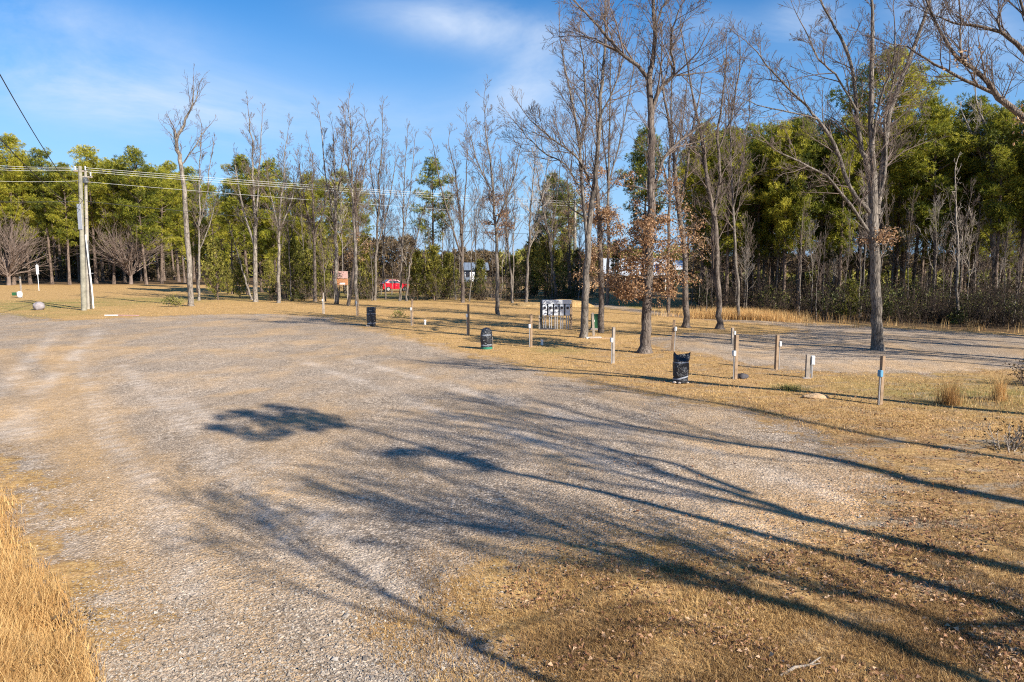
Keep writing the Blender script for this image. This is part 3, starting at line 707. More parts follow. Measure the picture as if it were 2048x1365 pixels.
# left wood: front row by eye, more rows behind
gl = 'pines of the left wood behind the lawn'
for x, yt, in [(-25, 300), (30, 276), (62, 318), (102, 302), (140, 330), (192, 297), (228, 322), (290, 300), (325, 345), (262, 335)]:
    p, h = rp(); put_pine(p, x, RR.uniform(112, 120), h, yt, {30: 'tallest pine at the left edge of the picture', 102: 'round topped pine left of the utility poles', 192: 'pine whose top rises just right of the utility poles', 290: 'broad pine top above the rounded fan shaped tree'}.get(x, 'pine in the front row of the left wood behind the lawn'), gl)
for k in range(30):
    x = -60 + k * 15.5 + RR.uniform(-6, 6); p, h = rp(); put_pine(p, x, RR.uniform(124, 158), h, RR.uniform(325, 372), 'pine deep in the left wood behind the lawn', 'pines deep in the left wood')
gm = 'pines behind the row of bare trees'
for x, yt, yd in [(395, 385, 84), (430, 372, 96), (465, 362, 80), (494, 317, 78), (525, 345, 84), (555, 327, 80), (585, 372, 92), (620, 352, 82), (648, 360, 100), (690, 345, 84), (722, 365, 96), (450, 410, 110), (510, 400, 112), (570, 400, 112), (610, 400, 118), (675, 395, 118), (1105, 350, 78), (1130, 372, 90)]:
    p, h = rp(); put_pine(p, x, yd, h, yt, {494: 'rounded pine top rising behind the pale tree left of centre', 555: 'pine behind the pale slender tree that bends right', 1105: 'pine with rounded top behind the leaning pale trunk', 690: 'pine behind the two whitish trees near the notice board'}.get(x, 'pine in the clump behind the row of bare trees'), gm)
put_pine(lonepine, 863, 74, 15, 324, 'lone open pine with layered tufts standing against the sky near the centre', None, .0)
# right forest
put_pine(bigpine, 1742, 50, 20, 108, 'tallest pine with a broad crown behind the many limbed bare tree')
gr_ = 'front pines of the right forest'
for x, yt, yd, lb in [(1285, 262, 66, 'pine crown behind the large oak'), (1420, 292, 60, 'pine behind the twin stemmed tree'), (1375, 300, 72, None), (1500, 252, 56, 'pine top left of the gap in the right forest'), (1465, 300, 58, None), (1552, 258, 54, None),
                      (1600, 238, 56, 'tall pine just left of the broad crowned pine'), (1640, 250, 52, None), (1680, 240, 50, None), (1830, 205, 52, None), (1868, 222, 48, None), (1905, 205, 50, None), (1950, 215, 49, None), (1990, 222, 46, None),
                      (2035, 210, 47, 'pine at the right edge of the picture'), (2075, 200, 46, None), (2120, 190, 44, None), (1790, 235, 56, None)]:
    p, h = rq(); put_pine(p, x, yd, h, yt, lb or 'pine in the front rows of the right forest', gr_)
for k in range(64):
    u = k / 64; x = 1395 + u * 780 + RR.uniform(-14, 14); yd = RR.uniform(50, 84) - 4 * u; p, h = rq()
    put_pine(p, x, yd, h, RR.uniform(245, 330) + (yd - 55) * 1.2, 'pine inside the right forest among the dark trunks', 'pines inside the right forest', .06)

gc = 'cedars under the row of bare trees'
for x, y, yt, w, lb in [(436, 600, 478, 1.0, 'bright young cedar right of the crooked pale tree'), (590, 600, 478, 1.25, 'broad cedar right of the pale slender tree'), (625, 596, 500, 1.2, None), (645, 600, 446, .8, 'tallest cedar left of the notice board'), (733, 598, 470, .8, None), 
                        (455, 590, 530, 1.2, None), (540, 592, 520, 1.2, None), (835, 600, 500, 1.0, 'cedar right of the red car'), (868, 600, 492, 1.1, 'cedar at the foot of the lone pine'), (900, 598, 505, 1.1, None), (722, 588, 490, .7, None), (1060, 595, 480, 1.0, None), (1090, 598, 470, 1.1, None),
                        (1112, 590, 500, 1.1, None), (1025, 592, 515, 1., None), (960, 596, 520, 1.0, None), (1340, 598, 520, .9, 'cedar beside the green walled end of the house'), (480, 596, 515, 1., None), (1700, 640, 560, 1.3, 'dark cedar under the right forest edge'), (1155, 596, 500, 1.0, None), (560, 586, 440, .7, None), (625, 584, 430, .7, None), (1075, 588, 440, .6, None), (1130, 588, 455, .6, None), (1230, 592, 480, .7, None)]:
    j = RR.randrange(3); pr = cedars[j]; h = (5.2, 4.4, 6.0)[j]; b = G(x, y); s = P(x, yt, b.y).z / h; w *= .7
    pr.put((b.x, b.y, 0), RR.uniform(0, 6), (s * w, s * w, s), lb or 'cedar among the row of bare trees', gc)

# ---- thin bare trees filling the thicket beyond the row, and inside the right forest
thin = [Proto(make_bare(200 + i, 11, .075, st=style(kids={1: 3, 2: 4}, rmin=.011, up=.09, ang=(36, 10)), crown0=.38, limbs=16, lean=ln, mat=m, tw=tw, fork=fk)) for i, (ln, m, tw, fk) in enumerate(
    [(0, 'bark_gray', 'twig', None), (.05, 'bark_pale', 'twig_pale', .5), (-.06, 'bark_gray', 'twig', .4), (.02, 'bark_pale', 'twig', None)])]
for k in range(44):
    x = 560 + k * 15.2 + RR.uniform(-7, 7); yb = RR.uniform(584, 604); b = G(x, yb); s = P(x, RR.choice([RR.uniform(300, 400), RR.uniform(400, 500)]), b.y).z / 11
    thin[k % 4].put((b.x, b.y, 0), RR.uniform(0, 6), (max(.7, s * .8), max(.7, s * .8), s), 'thin bare tree in the thicket between the gravel lot and the far field', 'thin trees of the thicket')
for k in range(46):
    x = 1385 + k * 15.5 + RR.uniform(-9, 9); yb = RR.uniform(612, 636) + max(0, (x - 1500)) * .045; b = G(x, yb); s = P(x, RR.uniform(330, 560), b.y).z / 11
    thin[(k * 3) % 4].put((b.x, b.y, 0), RR.uniform(0, 6), (max(.5, s * .8), max(.5, s * .8), s), 'thin bare tree among the pine trunks of the right forest', 'thin bare trees of the right forest')
# ---- trees outside the frame on the right: they throw the long shadows over the gravel
def shadow_tree(label, base, lines, seed, w, leaf=False, cnt=14, ll=2.0):
    """base (x, y) on the ground; lines: ground tracks (picture pixels) that the shadows of the stems follow"""
    R = random.Random(seed); g0 = G(*lines[0][0][0]); s0 = (g0.x - base[0]) * SD[0] + (g0.y - base[1]) * SD[1]
    b = Vector((g0.x - s0 * SD[0], g0.y - s0 * SD[1], 0)); b = b - Vector((SD[0], SD[1], 0)) * 1.2; t = empty('bare_tree', b, label, 'bare tree')
    polys, br, tips = [], [], []; first = None
    for li, (ln, w0) in enumerate(lines):
        pts, rad = [], []
        for (x, y) in ln:
            g = G(x, y); s = (g.x - b.x) * SD[0] + (g.y - b.y) * SD[1]; z = max(.3, s / COT)
            pts.append(Vector((g.x - s * SD[0] - b.x, g.y - s * SD[1] - b.y, z)))
        n = len(pts); rad = [max(.02, w0 * (1 - .85 * i / (n - 1))) for i in range(n)]
        if li == 0:
            pts.insert(0, Vector((0, 0, -.1))); rad.insert(0, w0 * 1.5); first = pts
        pts, rad = smooth_path(pts, rad, 3, R, .03); polys.append((pts, rad))
        side(R, br, tips, pts, rad, ll * 1.5 / .55, 3, style(kids={1: 4, 2: 5}, rmin=.008, ang=(30, 10), up=.1, rl=.012, wander=.16), .22 if li == 0 else .15, count=cnt if li == 0 else int(cnt * .7))
    link('trunk', tubes_mesh('trunk', polys, sides), M['bark_oak'], t); link('branches', tubes_mesh('branches', br, sides), M['twig'], t)
go = 'trees outside the frame to the right'
shadow_tree('bare tree outside the frame casting the shadow along the upper edge of the gravel', (19.5, 3.2), [([(2048, 1005), (1800, 950), (1600, 906), (1450, 883), (1250, 847), (1140, 822), (1040, 790)], .17), ([(1450, 890), (1250, 856), (1050, 828), (870, 808)], .06), ([(1300, 856), (1100, 835), (980, 800)], .05), ([(1750, 936), (1500, 915), (1300, 890), (1150, 880)], .035), ([(1500, 890), (1300, 820), (1150, 780)], .035)], 71, .2)
shadow_tree('bare tree outside the frame casting the pair of shadows across the middle of the gravel', (13.5, 1.2), [([(1960, 1122), (1800, 1085), (1640, 1045), (1500, 1000), (1400, 968), (1250, 925), (1050, 880), (900, 850)], .15), ([(1500, 988), (1340, 930), (1220, 903), (1110, 868), (1000, 842), (880, 825)], .09), ([(1620, 1046), (1450, 1003), (1250, 952), (1100, 920), (960, 880)], .08), ([(1350, 955), (1100, 900), (900, 870), (760, 855)], .035), ([(1450, 1010), (1200, 965), (1000, 940)], .035), ([(1300, 935), (1150, 870), (1000, 815)], .035)], 72, .2)
shadow_tree('bare tree outside the frame casting the upper right shadow beside the row of posts', (24, 6.5), [([(2048, 922), (1900, 896), (1750, 872), (1600, 840), (1450, 808), (1300, 785), (1150, 762)], .12), ([(1700, 862), (1400, 800), (1220, 768)], .06)], 73, .2, ll=1.5)
shadow_tree('bare tree outside the frame casting the lower right shadow over dead grass', (8.6, -1.8), [([(2048, 1395), (1800, 1290), (1560, 1212), (1400, 1160), (1200, 1090), (1110, 1050), (960, 970)], .10), ([(1350, 1150), (1180, 1105), (1000, 1050), (850, 1010)], .08), ([(1700, 1250), (1450, 1190), (1300, 1150)], .07), ([(1300, 1130), (1050, 1070), (800, 1040), (650, 1030)], .04), ([(1200, 1095), (1000, 1000), (850, 940)], .04), ([(1400, 1160), (1100, 1110), (900, 1090)], .035)], 74, .2)
shadow_tree('bare tree behind the camera casting the shadow across the bottom centre', (3.2, -3.2), [([(1090, 1365), (960, 1290), (820, 1210), (650, 1140), (480, 1060), (330, 960)], .055), ([(800, 1200), (640, 1100), (500, 1010)], .03)], 75, .2, cnt=10, ll=1.5)
shadow_tree('bare tree right of the camera casting twin shadows over the bottom right grass', (9.3, .6), [([(2048, 1310), (1900, 1250), (1750, 1205), (1600, 1170), (1450, 1130)], .07), ([(1750, 1205), (1500, 1150), (1350, 1080), (1200, 1030)], .06)], 76, .2, cnt=12)
# slim pine whose two tufts draw the dark blobs
def tuft_pine():
    R = random.Random(77); rg = np.random.default_rng(77); b = Vector((9.6, 1.9, 0))
    t = empty('pine_tree', b, 'slim pine outside the frame whose tufted top casts the dark blobs on the gravel', 'pine tree')
    pts, rad = [Vector((0, 0, -.1))], [.15]
    ln = [(2048, 1232), (1750, 1140), (1500, 1070), (1200, 985), (960, 930), (850, 895), (690, 852), (560, 838)]
    for i, (x, y) in enumerate(ln):
        g = G(x, y); s = (g.x - b.x) * SD[0] + (g.y - b.y) * SD[1]
        pts.append(Vector((g.x - s * SD[0] - b.x, g.y - s * SD[1] - b.y, max(.4, s / COT)))); rad.append(.11 * (1 - i / 9))
    pts, rad = smooth_path(pts, rad, 3); cen, cd = [], []; br = []
    def blob(x, y, n, r):
        g = G(x, y); s = (g.x - b.x) * SD[0] + (g.y - b.y) * SD[1]; c = Vector((g.x - s * SD[0] - b.x, g.y - s * SD[1] - b.y, s / COT)); n = int(n * .68); r *= .92
        q = min(pts, key=lambda p: (p - c).length + (0 if p.z < c.z + .2 else 3)); br.append(([q, q.lerp(c, .5), c], [.03, .02, .012]))
        v = rg.normal(0, 1, (n, 3)); v /= np.linalg.norm(v, axis=1, keepdims=True); cen.append(np.array(c) + v * r * rg.uniform(.2, 1, (n, 1)) * np.array([1, 1, .6])); cd.append(v)
    for x, y, n, r in [(560, 818, 60, .5), (500, 832, 50, .45), (540, 840, 45, .4), (590, 835, 40, .4), (660, 838, 30, .35), (420, 856, 16, .2), (470, 828, 18, .22), (450, 838, 30, .3), (610, 828, 45, .45), (640, 842, 40, .4), (590, 848, 50, .45), (540, 855, 25, .3), (470, 862, 40, .4), (440, 860, 22, .28), (500, 875, 22, .28), (560, 868, 30, .32),
                       (620, 860, 26, .3), (670, 853, 24, .3), (530, 878, 16, .22), (870, 903, 36, .32), (820, 906, 30, .26), (790, 908, 18, .2), (950, 925, 30, .3), (915, 912, 22, .25), (980, 935, 20, .22)]: blob(x, y, n, r)
    link('trunk', tubes_mesh('trunk', [(pts, rad)], sides), M['bark_pine'], t); link('branches', tubes_mesh('branches', br, sides), M['bark_pine'], t)
    link('crown', tuft_mesh('crown', np.concatenate(cen), np.concatenate(cd), rg, 8, .2, .02), M['pine'], t)
tuft_pine()
# off-frame trees that shade the right drive and forest floor
offb = [(25, 21, 1.05), (35, 23.5, 1.2), (29, 26.5, 1.0), (21.5, 20.5, .9), (41, 28, 1.2), (23, 22.5, 1.0), (27.5, 24, 1.15), (33, 27, 1.1), (31, 21, 1.2), (38, 24, 1.2), (27, 18.8, .95)]
for i, (x, y, s) in enumerate(offb):
    thin[i % 4].put((x, y, 0), RR.uniform(0, 6), (2.1 * s, 2.1 * s, s * 1.15), 'bare tree outside the frame right of the gravel drive', go)
for i, (x, y) in enumerate([(56, 30), (63, 30), (58, 26), (70, 38), (72, 33), (66, 27)]):
    p, h = rp(); p.put((x, y, 0), RR.uniform(0, 6), .85, 'pine outside the frame on the right', 'pines outside the frame')

# ------------------------------------------------------------------ small things
M['wood'] = simple('treated_wood', (.27, .19, .125), .85, .1, var=.3, sc=5, bump=.003)
M['woodgray'] = simple('weathered_wood', (.30, .255, .21), .9, .1, var=.3, sc=5, bump=.003)
M['poleside'] = simple('pole_wood', (.33, .30, .25), .9, .1, var=.3, sc=3, bump=.004)
M['polemoss'] = simple('mossy_pole_wood', (.25, .235, .185), .9, .1, var=.35, sc=3, bump=.004)
M['grayplastic'] = simple('gray_plastic', (.52, .54, .55), .5, .4, var=.06)
M['blueplastic'] = simple('blue_gray_box', (.10, .27, .42), .45, .4, var=.08)
M['whiteplastic'] = simple('white_plastic', (.78, .77, .74), .5, .4, var=.06)
M['metalgray'] = simple('painted_meter_steel', (.72, .74, .76), .45, .5, var=.08, sc=3)
M['darkmetal'] = simple('dark_steel', (.06, .065, .07), .5, .4, var=.2)
M['conduit'] = simple('conduit_metal', (.50, .50, .51), .35, .5, .6, var=.1)
M['transgreen'] = simple('green_enamel', (.025, .11, .045), .5, .4, var=.1)
M['rock'] = simple('pale_rock', (.33, .29, .26), .95, .1, var=.3, sc=4, bump=.02)
M['boulder'] = simple('grayish_boulder', (.27, .24, .245), .95, .1, var=.25, sc=4, bump=.02)
M['tanrock'] = simple('tan_clay', (.44, .30, .175), .95, .1, var=.2, sc=6, bump=.02)
M['darkrock'] = simple('dark_stone', (.06, .055, .06), .8, .3, var=.3, sc=6, bump=.01)
M['tape'] = simple('gray_tape', (.27, .29, .33), .35, .5, var=.25, sc=20, bump=.004)
M['greenplastic'] = simple('green_plastic', (.02, .17, .11), .5, .4, var=.1)
M['red'] = simple('red_car_paint', (.62, .012, .03), .25, .5, var=.03)
M['glass'] = simple('dark_window', (.025, .03, .045), .12, .5, var=.1)
M['tyre'] = simple('tyre_rubber', (.025, .025, .025), .8, .2)
M['chrome'] = simple('wheel_metal', (.5, .5, .52), .35, .5, .7)
M['lamp'] = simple('lamp_lens', (.7, .55, .5), .2, .5)
M['roofwhite'] = simple('white_metal_roof', (.50, .53, .57), .4, .5, var=.06, sc=2)
M['wallgreen'] = simple('pale_green_siding', (.44, .50, .33), .8, .2, var=.1)
M['wallbrown'] = simple('brown_siding', (.20, .15, .12), .85, .2, var=.2)
M['wallblue'] = simple('blue_gray_siding', (.15, .185, .235), .8, .2, var=.1)
M['trim'] = simple('white_trim', (.75, .75, .74), .6, .3, var=.05)
M['signred'] = simple('faded_pink_panel', (.42, .26, .23), .8, .2, var=.2, sc=8)
M['signorange'] = simple('orange_wood_panel', (.36, .165, .075), .85, .2, var=.35, sc=7)
M['wire'] = simple('pale_wire', (.62, .62, .60), .5, .4, var=.05)
M['blackwire'] = simple('black_wire', (.03, .03, .03), .6, .3, var=.05)
def plastic_mat():
    s = N('black_plastic_sheet'); v = s.obj()
    n1 = s.noise(s.vm(v, (1, 1, .6)), 9, 5, .7, dist=1.5)
    s.bump(n1, .06, 1.0)
    return s.base(s.ramp(n1, [(.3, (.008, .009, .012)), (.7, (.022, .026, .036))]), s.rng(n1, .3, .7, .18, .38), .6)
M['bag'] = plastic_mat()
def mound_mat():
    s = N('mound_soil'); v = s.pos(); f = s.noise(v, 6, 5, .7)
    s.bump(f, .05); return s.base(s.ramp(f, [(.35, (.22, .13, .055)), (.52, (.38, .25, .11)), (.68, (.50, .36, .18))]), .95, .1)
M['mound'] = mound_mat()

def lump(name, mat, loc, dims, seed, label, cat, amp=.22, sub=4, group=None, flat=-.25, freq=1.6):
    import bmesh
    bm = bmesh.new(); bmesh.ops.create_icosphere(bm, subdivisions=sub, radius=1)
    for v in bm.verts:
        d = v.co.normalized(); k = 1 + amp * mn.noise(d * freq + Vector((seed * 3.1, 0, 0))) + amp * .4 * mn.noise(d * freq * 3 + Vector((0, seed, 0)))
        v.co = Vector((d.x * dims[0], d.y * dims[1], max(flat, d.z) * dims[2])) * k
    me = bpy.data.meshes.new(name); bm.to_mesh(me); bm.free(); me.polygons.foreach_set('use_smooth', [True] * len(me.polygons))
    o = link(name, me, mat, None, loc); return tag(o, label, cat, group)

# posts: 4x4 timber with an outlet box and conduit
def post(x, yb, yt, label, box_side=-1, w=.10, box_at=.36, wood='wood', boxm='grayplastic', box=True, lean=0., rz=.5, group='timber posts with outlet boxes'):
    b = G(x, yb); h = P(x, yt, b.y).z
    t = empty('outlet_post', b, label, 'post', group, rz=rz * .6); t.rotation_euler = (0, lean, rz * .6)
    MB().box((0, 0, h / 2 - .05), (w, w, h + .1), 0, .006).build('timber', M[wood], t)
    if box:
        zb = h * (1 - box_at); sx = box_side * (w / 2 + .035)
        MB().box((sx, -.03, zb), (.085, .12, .17), 0, .01).build('outlet_box', M[boxm], t)
        MB().box((sx + box_side * .035, -.03, zb + .005), (.03, .10, .13), 0, .006).build('box_cover', M[boxm], t)
        MB().tube([(sx, -.035, zb - .08), (sx, -.035, -.05)], .017, 8).build('conduit', M['conduit'], t)
    return t
post(648, 627, 586, 'leftmost timber post, far side of the gravel near the notice board', -1, wood='woodgray')
post(716, 633, 590, 'pale timber post just left of the first bagged barrel', -1)
post(825, 652, 599, 'dark timber post right of the first bagged barrel', -1, wood='wood')
post(937, 671, 609, 'timber post left of the domed bagged barrel', -1)
post(1062, 694, 629, 'timber post in front of the meter rack', -1)
post(1226, 725, 655, 'gray timber post with its box level with the planks on the ground', -1, wood='woodgray')
post(1344, 703, 640, 'leaning timber post behind the right bagged barrel, its box on the right side', 1, lean=.045, box_at=.28, rz=-.6)
post(1464, 690, 656, 'small far post peeking up behind a nearer brown post', 1, box_at=.3, wood='woodgray')
post(1470, 757, 670, 'brown timber post beside a dark stone, second tallest near the gravel drive', -1, box_at=.42, w=.11)
post(1552, 739, 671, 'brown post at the near edge of the gravel drive, faint box on its right', 1, box_at=.25)
post(1760, 808, 712, 'nearest timber post with a blue box, below the many limbed bare tree', -1, boxm='blueplastic', box_at=.36, w=.095)
# pedestal: short post with a breaker panel
b = G(1614, 757); t = empty('power_pedestal', b, 'short weathered post carrying a gray breaker panel, right of the plain brown post', 'power pedestal')
MB().box((0, 0, .36), (.12, .10, .82), 0, .006).build('timber', M['woodgray'], t)
MB().box((.14, -.02, .585), (.12, .11, .30), 0, .012).build('breaker_panel', M['grayplastic'], t)
MB().box((.085, -.02, .30), (.02, .07, .30), 0, .004).tube([(.13, -.03, .45), (.13, -.03, -.05)], .026, 10).build('conduit', M['conduit'], t)
MB().box((.14, -.083, .59), (.095, .014, .24), 0, .004).build('panel_door', M['grayplastic'], t)
lump('flat_stone', M['rock'], b + Vector((-.06, -.10, 0)), (.17, .10, .05), 3, 'flat broken stones at the foot of the breaker panel post', 'stone')

# black plastic wrapped barrels
def barrel(x, yb, yt, hw, seed, label, top='flare', green=False, stake=False):
    b = G(x, yb); H = P(x, yt, b.y).z; r0 = hw * b.y / F; R = random.Random(seed)
    t = empty('wrapped_barrel', b, label, 'barrel', 'barrels wrapped in black plastic and tape')
    nr, nz = 40, 34; vs, fs = [], []
    for k in range(nz + 1):
        u = k / nz
        r = r0 * (.93 + .10 * math.sin(u * 3.0)); 
        for tz in (.16, .66): r -= r0 * .06 * math.exp(-((u - tz) / .03) ** 2)
        if top == 'dome' and u > .68: r = r0 * (.02 + .93 * math.sqrt(max(0, 1 - ((u - .68) / .32) ** 2)))
        for i in range(nr):
            a = 2 * PI * i / nr; c, s_ = math.cos(a), math.sin(a)
            w = 1 + .07 * mn.noise(Vector((c * 2.6, s_ * 2.6, u * 5 + seed))) + .035 * mn.noise(Vector((c * 7, s_ * 7, u * 11 + seed)))
            z = u * H; rx = ry = r * w
            if top == 'flare' and u > .70:                    # gathered bag mouth with two ears
                f = (u - .70) / .30; rx = r * w * (1 + .22 * f * (1.25 if c > 0 else .25)); ry = r * w * (1 - .85 * f)
                z = .70 * H + f * .30 * H * (.34 + .66 * abs(c) ** 1.5 * (1 if c < 0 else .93))
            elif top == 'tuck' and u > .75:
                f = (u - .75) / .25; rx = r * w * (1 + .05 * f); ry = r * w * (1 - .25 * f)
            vs.append((rx * c, ry * s_, z))
    for k in range(nz):
        for i in range(nr): j = (i + 1) % nr; fs.append((k * nr + i, k * nr + j, k * nr + nr + j, k * nr + nr + i))
    fs.append(tuple(range(nz * nr, nz * nr + nr)))
    m = MB(); m.add(vs, fs, True); m.build('plastic_wrap', M['bag'], t)
    def band(u0, wd, tilt):
        vv, ff = [], []
        for i in range(48):
            a = 2 * PI * i / 48; c, s_ = math.cos(a), math.sin(a); rr = r0 * 1.0 * (1 + .02 * math.sin(a * 5))
            z = u0 * H + tilt * c * r0
            vv += [(rr * c, rr * s_, z - wd / 2 + .006 * math.sin(a * 4)), (rr * c * .99, rr * s_ * .99, z + wd / 2 + .006 * math.sin(a * 3))]
        for i in range(48): j = (i + 1) % 48; ff.append((2 * i, 2 * j, 2 * j + 1, 2 * i + 1))
        mb = MB(); mb.add(vv, ff, True); mb.build('tape_band', M['tape'], t)
    band(.66, .038, 0.02); band(.16 if not green else .2, .04, .25 if top == 'flare' else .03)
    if green:
        MB().tube([(0, 0, -.02), (0, 0, .10 * H)], [r0 * 1.0, r0 * 1.0], 28).build('green_base', M['greenplastic'], t)
        MB().tube([(r0 * 1.12, -.05, 0), (r0 * 1.02, 0, H * .55)], .013, 6).build('stake', M['woodgray'], t)
    else:
        for (dx, dy, s_) in ((-.9, -.5, .065), (-.4, -.95, .05), (.75, -.7, .04)):
            o = lump('rubble_piece', M['rock'], b + Vector((dx * r0, dy * r0, 0)), (s_, s_ * .8, s_ * .7), seed + s_ * 9, 'pale rock holding down the plastic at the foot of the ' + ('right' if x > 1000 else 'far left') + ' wrapped barrel', 'rock', sub=3, group='rocks under the ' + ('right' if x > 1000 else 'left') + ' wrapped barrel')
    return t
barrel(743, 652, 615, 9, 1, 'far wrapped barrel with flat folded top at the gravel edge, leftmost of the three', 'tuck')
barrel(973, 698, 655, 12, 2, 'domed wrapped barrel with a green base, middle one of the three', 'dome', True)
barrel(1361, 764, 703, 15.5, 3, 'nearest wrapped barrel with a flared two eared bag top, rightmost of the three', 'flare')

# meter rack
b = G(1112, 660); t = empty('meter_rack', b, 'rack of gray electric meter boxes on posts and pipes beside the forked gray tree', 'meter rack', rz=-.06)
sc = b.y / F; wd = 60 * sc; H = P(1112, 600, b.y).z; zb = H * .47
for sx in (-1, 1): MB().box((sx * wd / 2, .06, H * .49), (.13, .13, H * 1.0), 0, .008).build('post', M['wood' if sx > 0 else 'darkmetal'], t)
MB().box((0, .04, H * .72), (wd * .96, .05, H * .50), 0, .004).build('back_board', M['darkmetal'], t)
MB().box((.02, -.03, H * .93), (wd * .97, .20, H * .13), 0, .01).build('wire_trough', M['metalgray'], t)
for k in range(5):
    x = (-2 + k) * wd * .19; mb = MB().box((x, -.05, H * .665), (wd * .145, .16, H * .365), 0, .01).build('meter_box', M['metalgray'], t)
    MB().tube([(x, -.12, H * .74), (x, -.20, H * .74)], [wd * .045, wd * .04], 18).build('meter', M['glass'], mb)
    MB().tube([(x, -.125, H * .74), (x, -.145, H * .74)], [wd * .055] * 2, 18).build('meter_ring', M['conduit'], mb)
    for dx in (-.035, .035):
        MB().tube([(x + dx * wd, -.06, H * .49), (x + dx * wd, -.06, -.05)], .03, 10).build('conduit', M['conduit'], t)
MB().box((-.56 * wd, -.1, H * .24), (.06, .06, H * .5), 0, .004).build('side_post', M['woodgray'], t)
lump('coiled_cable', M['darkrock'], b + Vector((-.5, -.15, 0)), (.55, .14, .10), 5, 'dark coil of cable lying under the left end of the meter rack', 'cable')

# green cabinet behind the trunks, plank against the tree, planks on the ground
b = G(1192, 661); t = empty('utility_cabinet', b, 'small dark green utility cabinet between the forked tree and the leafy slim oak', 'utility cabinet')
h = P(1192, 629, b.y).z
MB().box((0, .1, h * .55), (.52, .42, h * .86), 0, .02).build('body', M['transgreen'], t)
MB().box((0, .1, h * .07), (.62, .5, h * .14), 0, .01).build('concrete_pad', M['rock'], t)
MB().box((0, .1, h * .985), (.56, .46, .035), 0, .01).build('lid', M['transgreen'], t)
MB().box((-.14, -.118, h * .60), (.09, .012, .12)).build('warning_sticker', M['whiteplastic'], t)
b = G(1186, 672); h = P(1183, 626, b.y).z
o = MB(); o.tube([(0, 0, 0), (-.02, 0, .1)], .01, 4); o = MB()
o.box((0, 0, h * .5), (.12, .06, h), 0, .004, Matrix.Rotation(-.06, 4, 'Y'))
tag(o.build('plank', M['woodgray'], None, b), 'upright brown plank leaning between the two trunks by the green cabinet', 'plank')
b = G(1203, 679)
tag(MB().box((0, 0, .05), (1.15, .14, .06), -.12, .004).build('plank', M['tanrock'], None, b), 'pale plank lying on the ground left of the gray post', 'plank')
tag(MB().box((-.35, .25, .045), (.75, .22, .07), .1, .004).build('plank', M['trim'], None, b), 'short whitish board lying behind the pale plank', 'plank')

# pipe stubs and odd stones
def stub(x, yb, yt, w, mat, label):
    b = G(x, yb); h = P(x, yt, b.y).z; r = w * b.y / F / 2; t = empty('pipe_stub', b, label, 'pipe stub')
    MB().tube([(0, 0, -.05), (0, 0, h * .85)], r, 14).build('pipe', M[mat], t); MB().tube([(0, 0, h * .7), (0, 0, h)], [r * 1.25, r * 1.2], 14).build('cap', M[mat], t)
stub(850, 650, 640, 4.5, 'whiteplastic', 'short cream capped pipe stub right of the dark timber post')
stub(1084, 690, 680, 5, 'whiteplastic', 'short white pipe stub in front of the meter rack, right of the timber post')
lump('boulder', M['boulder'], G(78, 621) + Vector((0, 0, .30)), (.40, .36, .38), 8, 'round grayish boulder on the lawn left of the utility poles', 'boulder', amp=.15, flat=-1)
lump('stone', M['darkrock'], G(1484, 756) + Vector((0, 0, .02)), (.19, .15, .13), 9, 'dark stone right beside the brown timber post', 'stone')
lump('clay_pile', M['tanrock'], G(1632, 795), (.34, .2, .10), 10, 'low tan lump of clay on the grass below the breaker panel post', 'clay pile', sub=5)
o = lump('dirt_mound', M['mound'], G(1128, 612), (2.5, 1.4, .52), 12, 'golden dirt mound behind the meter rack', 'dirt mound', sub=5, amp=.12)
o = lump('dirt_mound', M['mound'], G(1075, 612), (2.2, 1.3, .3), 13, 'lower dirt mound left of the golden one, behind the rack', 'dirt mound', sub=5, amp=.14)
# survey stick on the grass
b = G(245, 633); t = empty('painted_stick', b, 'red and white painted stick lying on grass right of the utility poles', 'stick', rz=-.1)
MB().tube([(-1.3, 0, .05), (-.3, 0, .06)], .045, 8).build('white_half', M['whiteplastic'], t); MB().tube([(-.3, 0, .06), (1.2, 0, .05)], .045, 8).build('red_half', M['signred'], t)
b = G(1600, 1344)
tag(MB().tube([(-.22, -.1, .02), (-.05, 0, .045), (.1, .05, .03), (.25, .15, .05)], [.016, .014, .012, .006], 7).tube([(.1, .05, .03), (.2, .04, .06)], [.008, .004], 6).build('dead_stick', M['twig_pale'], None, b), 'forked dead stick on the grass at the bottom of the picture', 'stick')
# spigot with bucket, edge on road sign
b = G(42, 597); t = empty('lawn_marker', b, 'small post with white rounded bucket and dark box at its foot on the left lawn', 'marker post')
h = P(42, 556, b.y).z
MB().box((0, .1, h * .5), (.12, .12, h), 0, .01).build('post', M['woodgray'], t); MB().tube([(0, .1, h * .97), (0, .1, h * 1.06)], [.13, .06], 10).build('cap', M['darkmetal'], t)
MB().tube([(0, -.15, .12), (0, -.15, .36), (0, -.15, .62), (0, -.15, .72)], [.20, .26, .24, .12], 16).build('bucket', M['whiteplastic'], t)
MB().box((-.55, 0, .45), (.5, .35, .32), 0, .02).build('box', M['transgreen'], t)
b = G(78, 582); t = empty('road_sign', b, 'thin metal sign post seen edge on, on the lawn left of the utility poles', 'road sign', rz=.15)
h = P(78, 528, b.y).z
MB().tube([(0, 0, -.1), (0, 0, h)], .035, 8).build('post', M['metalgray'], t); MB().box((.0, -.0, h * .78), (.05, .6, h * .34), 0, .01).build('panel', M['metalgray'], t)

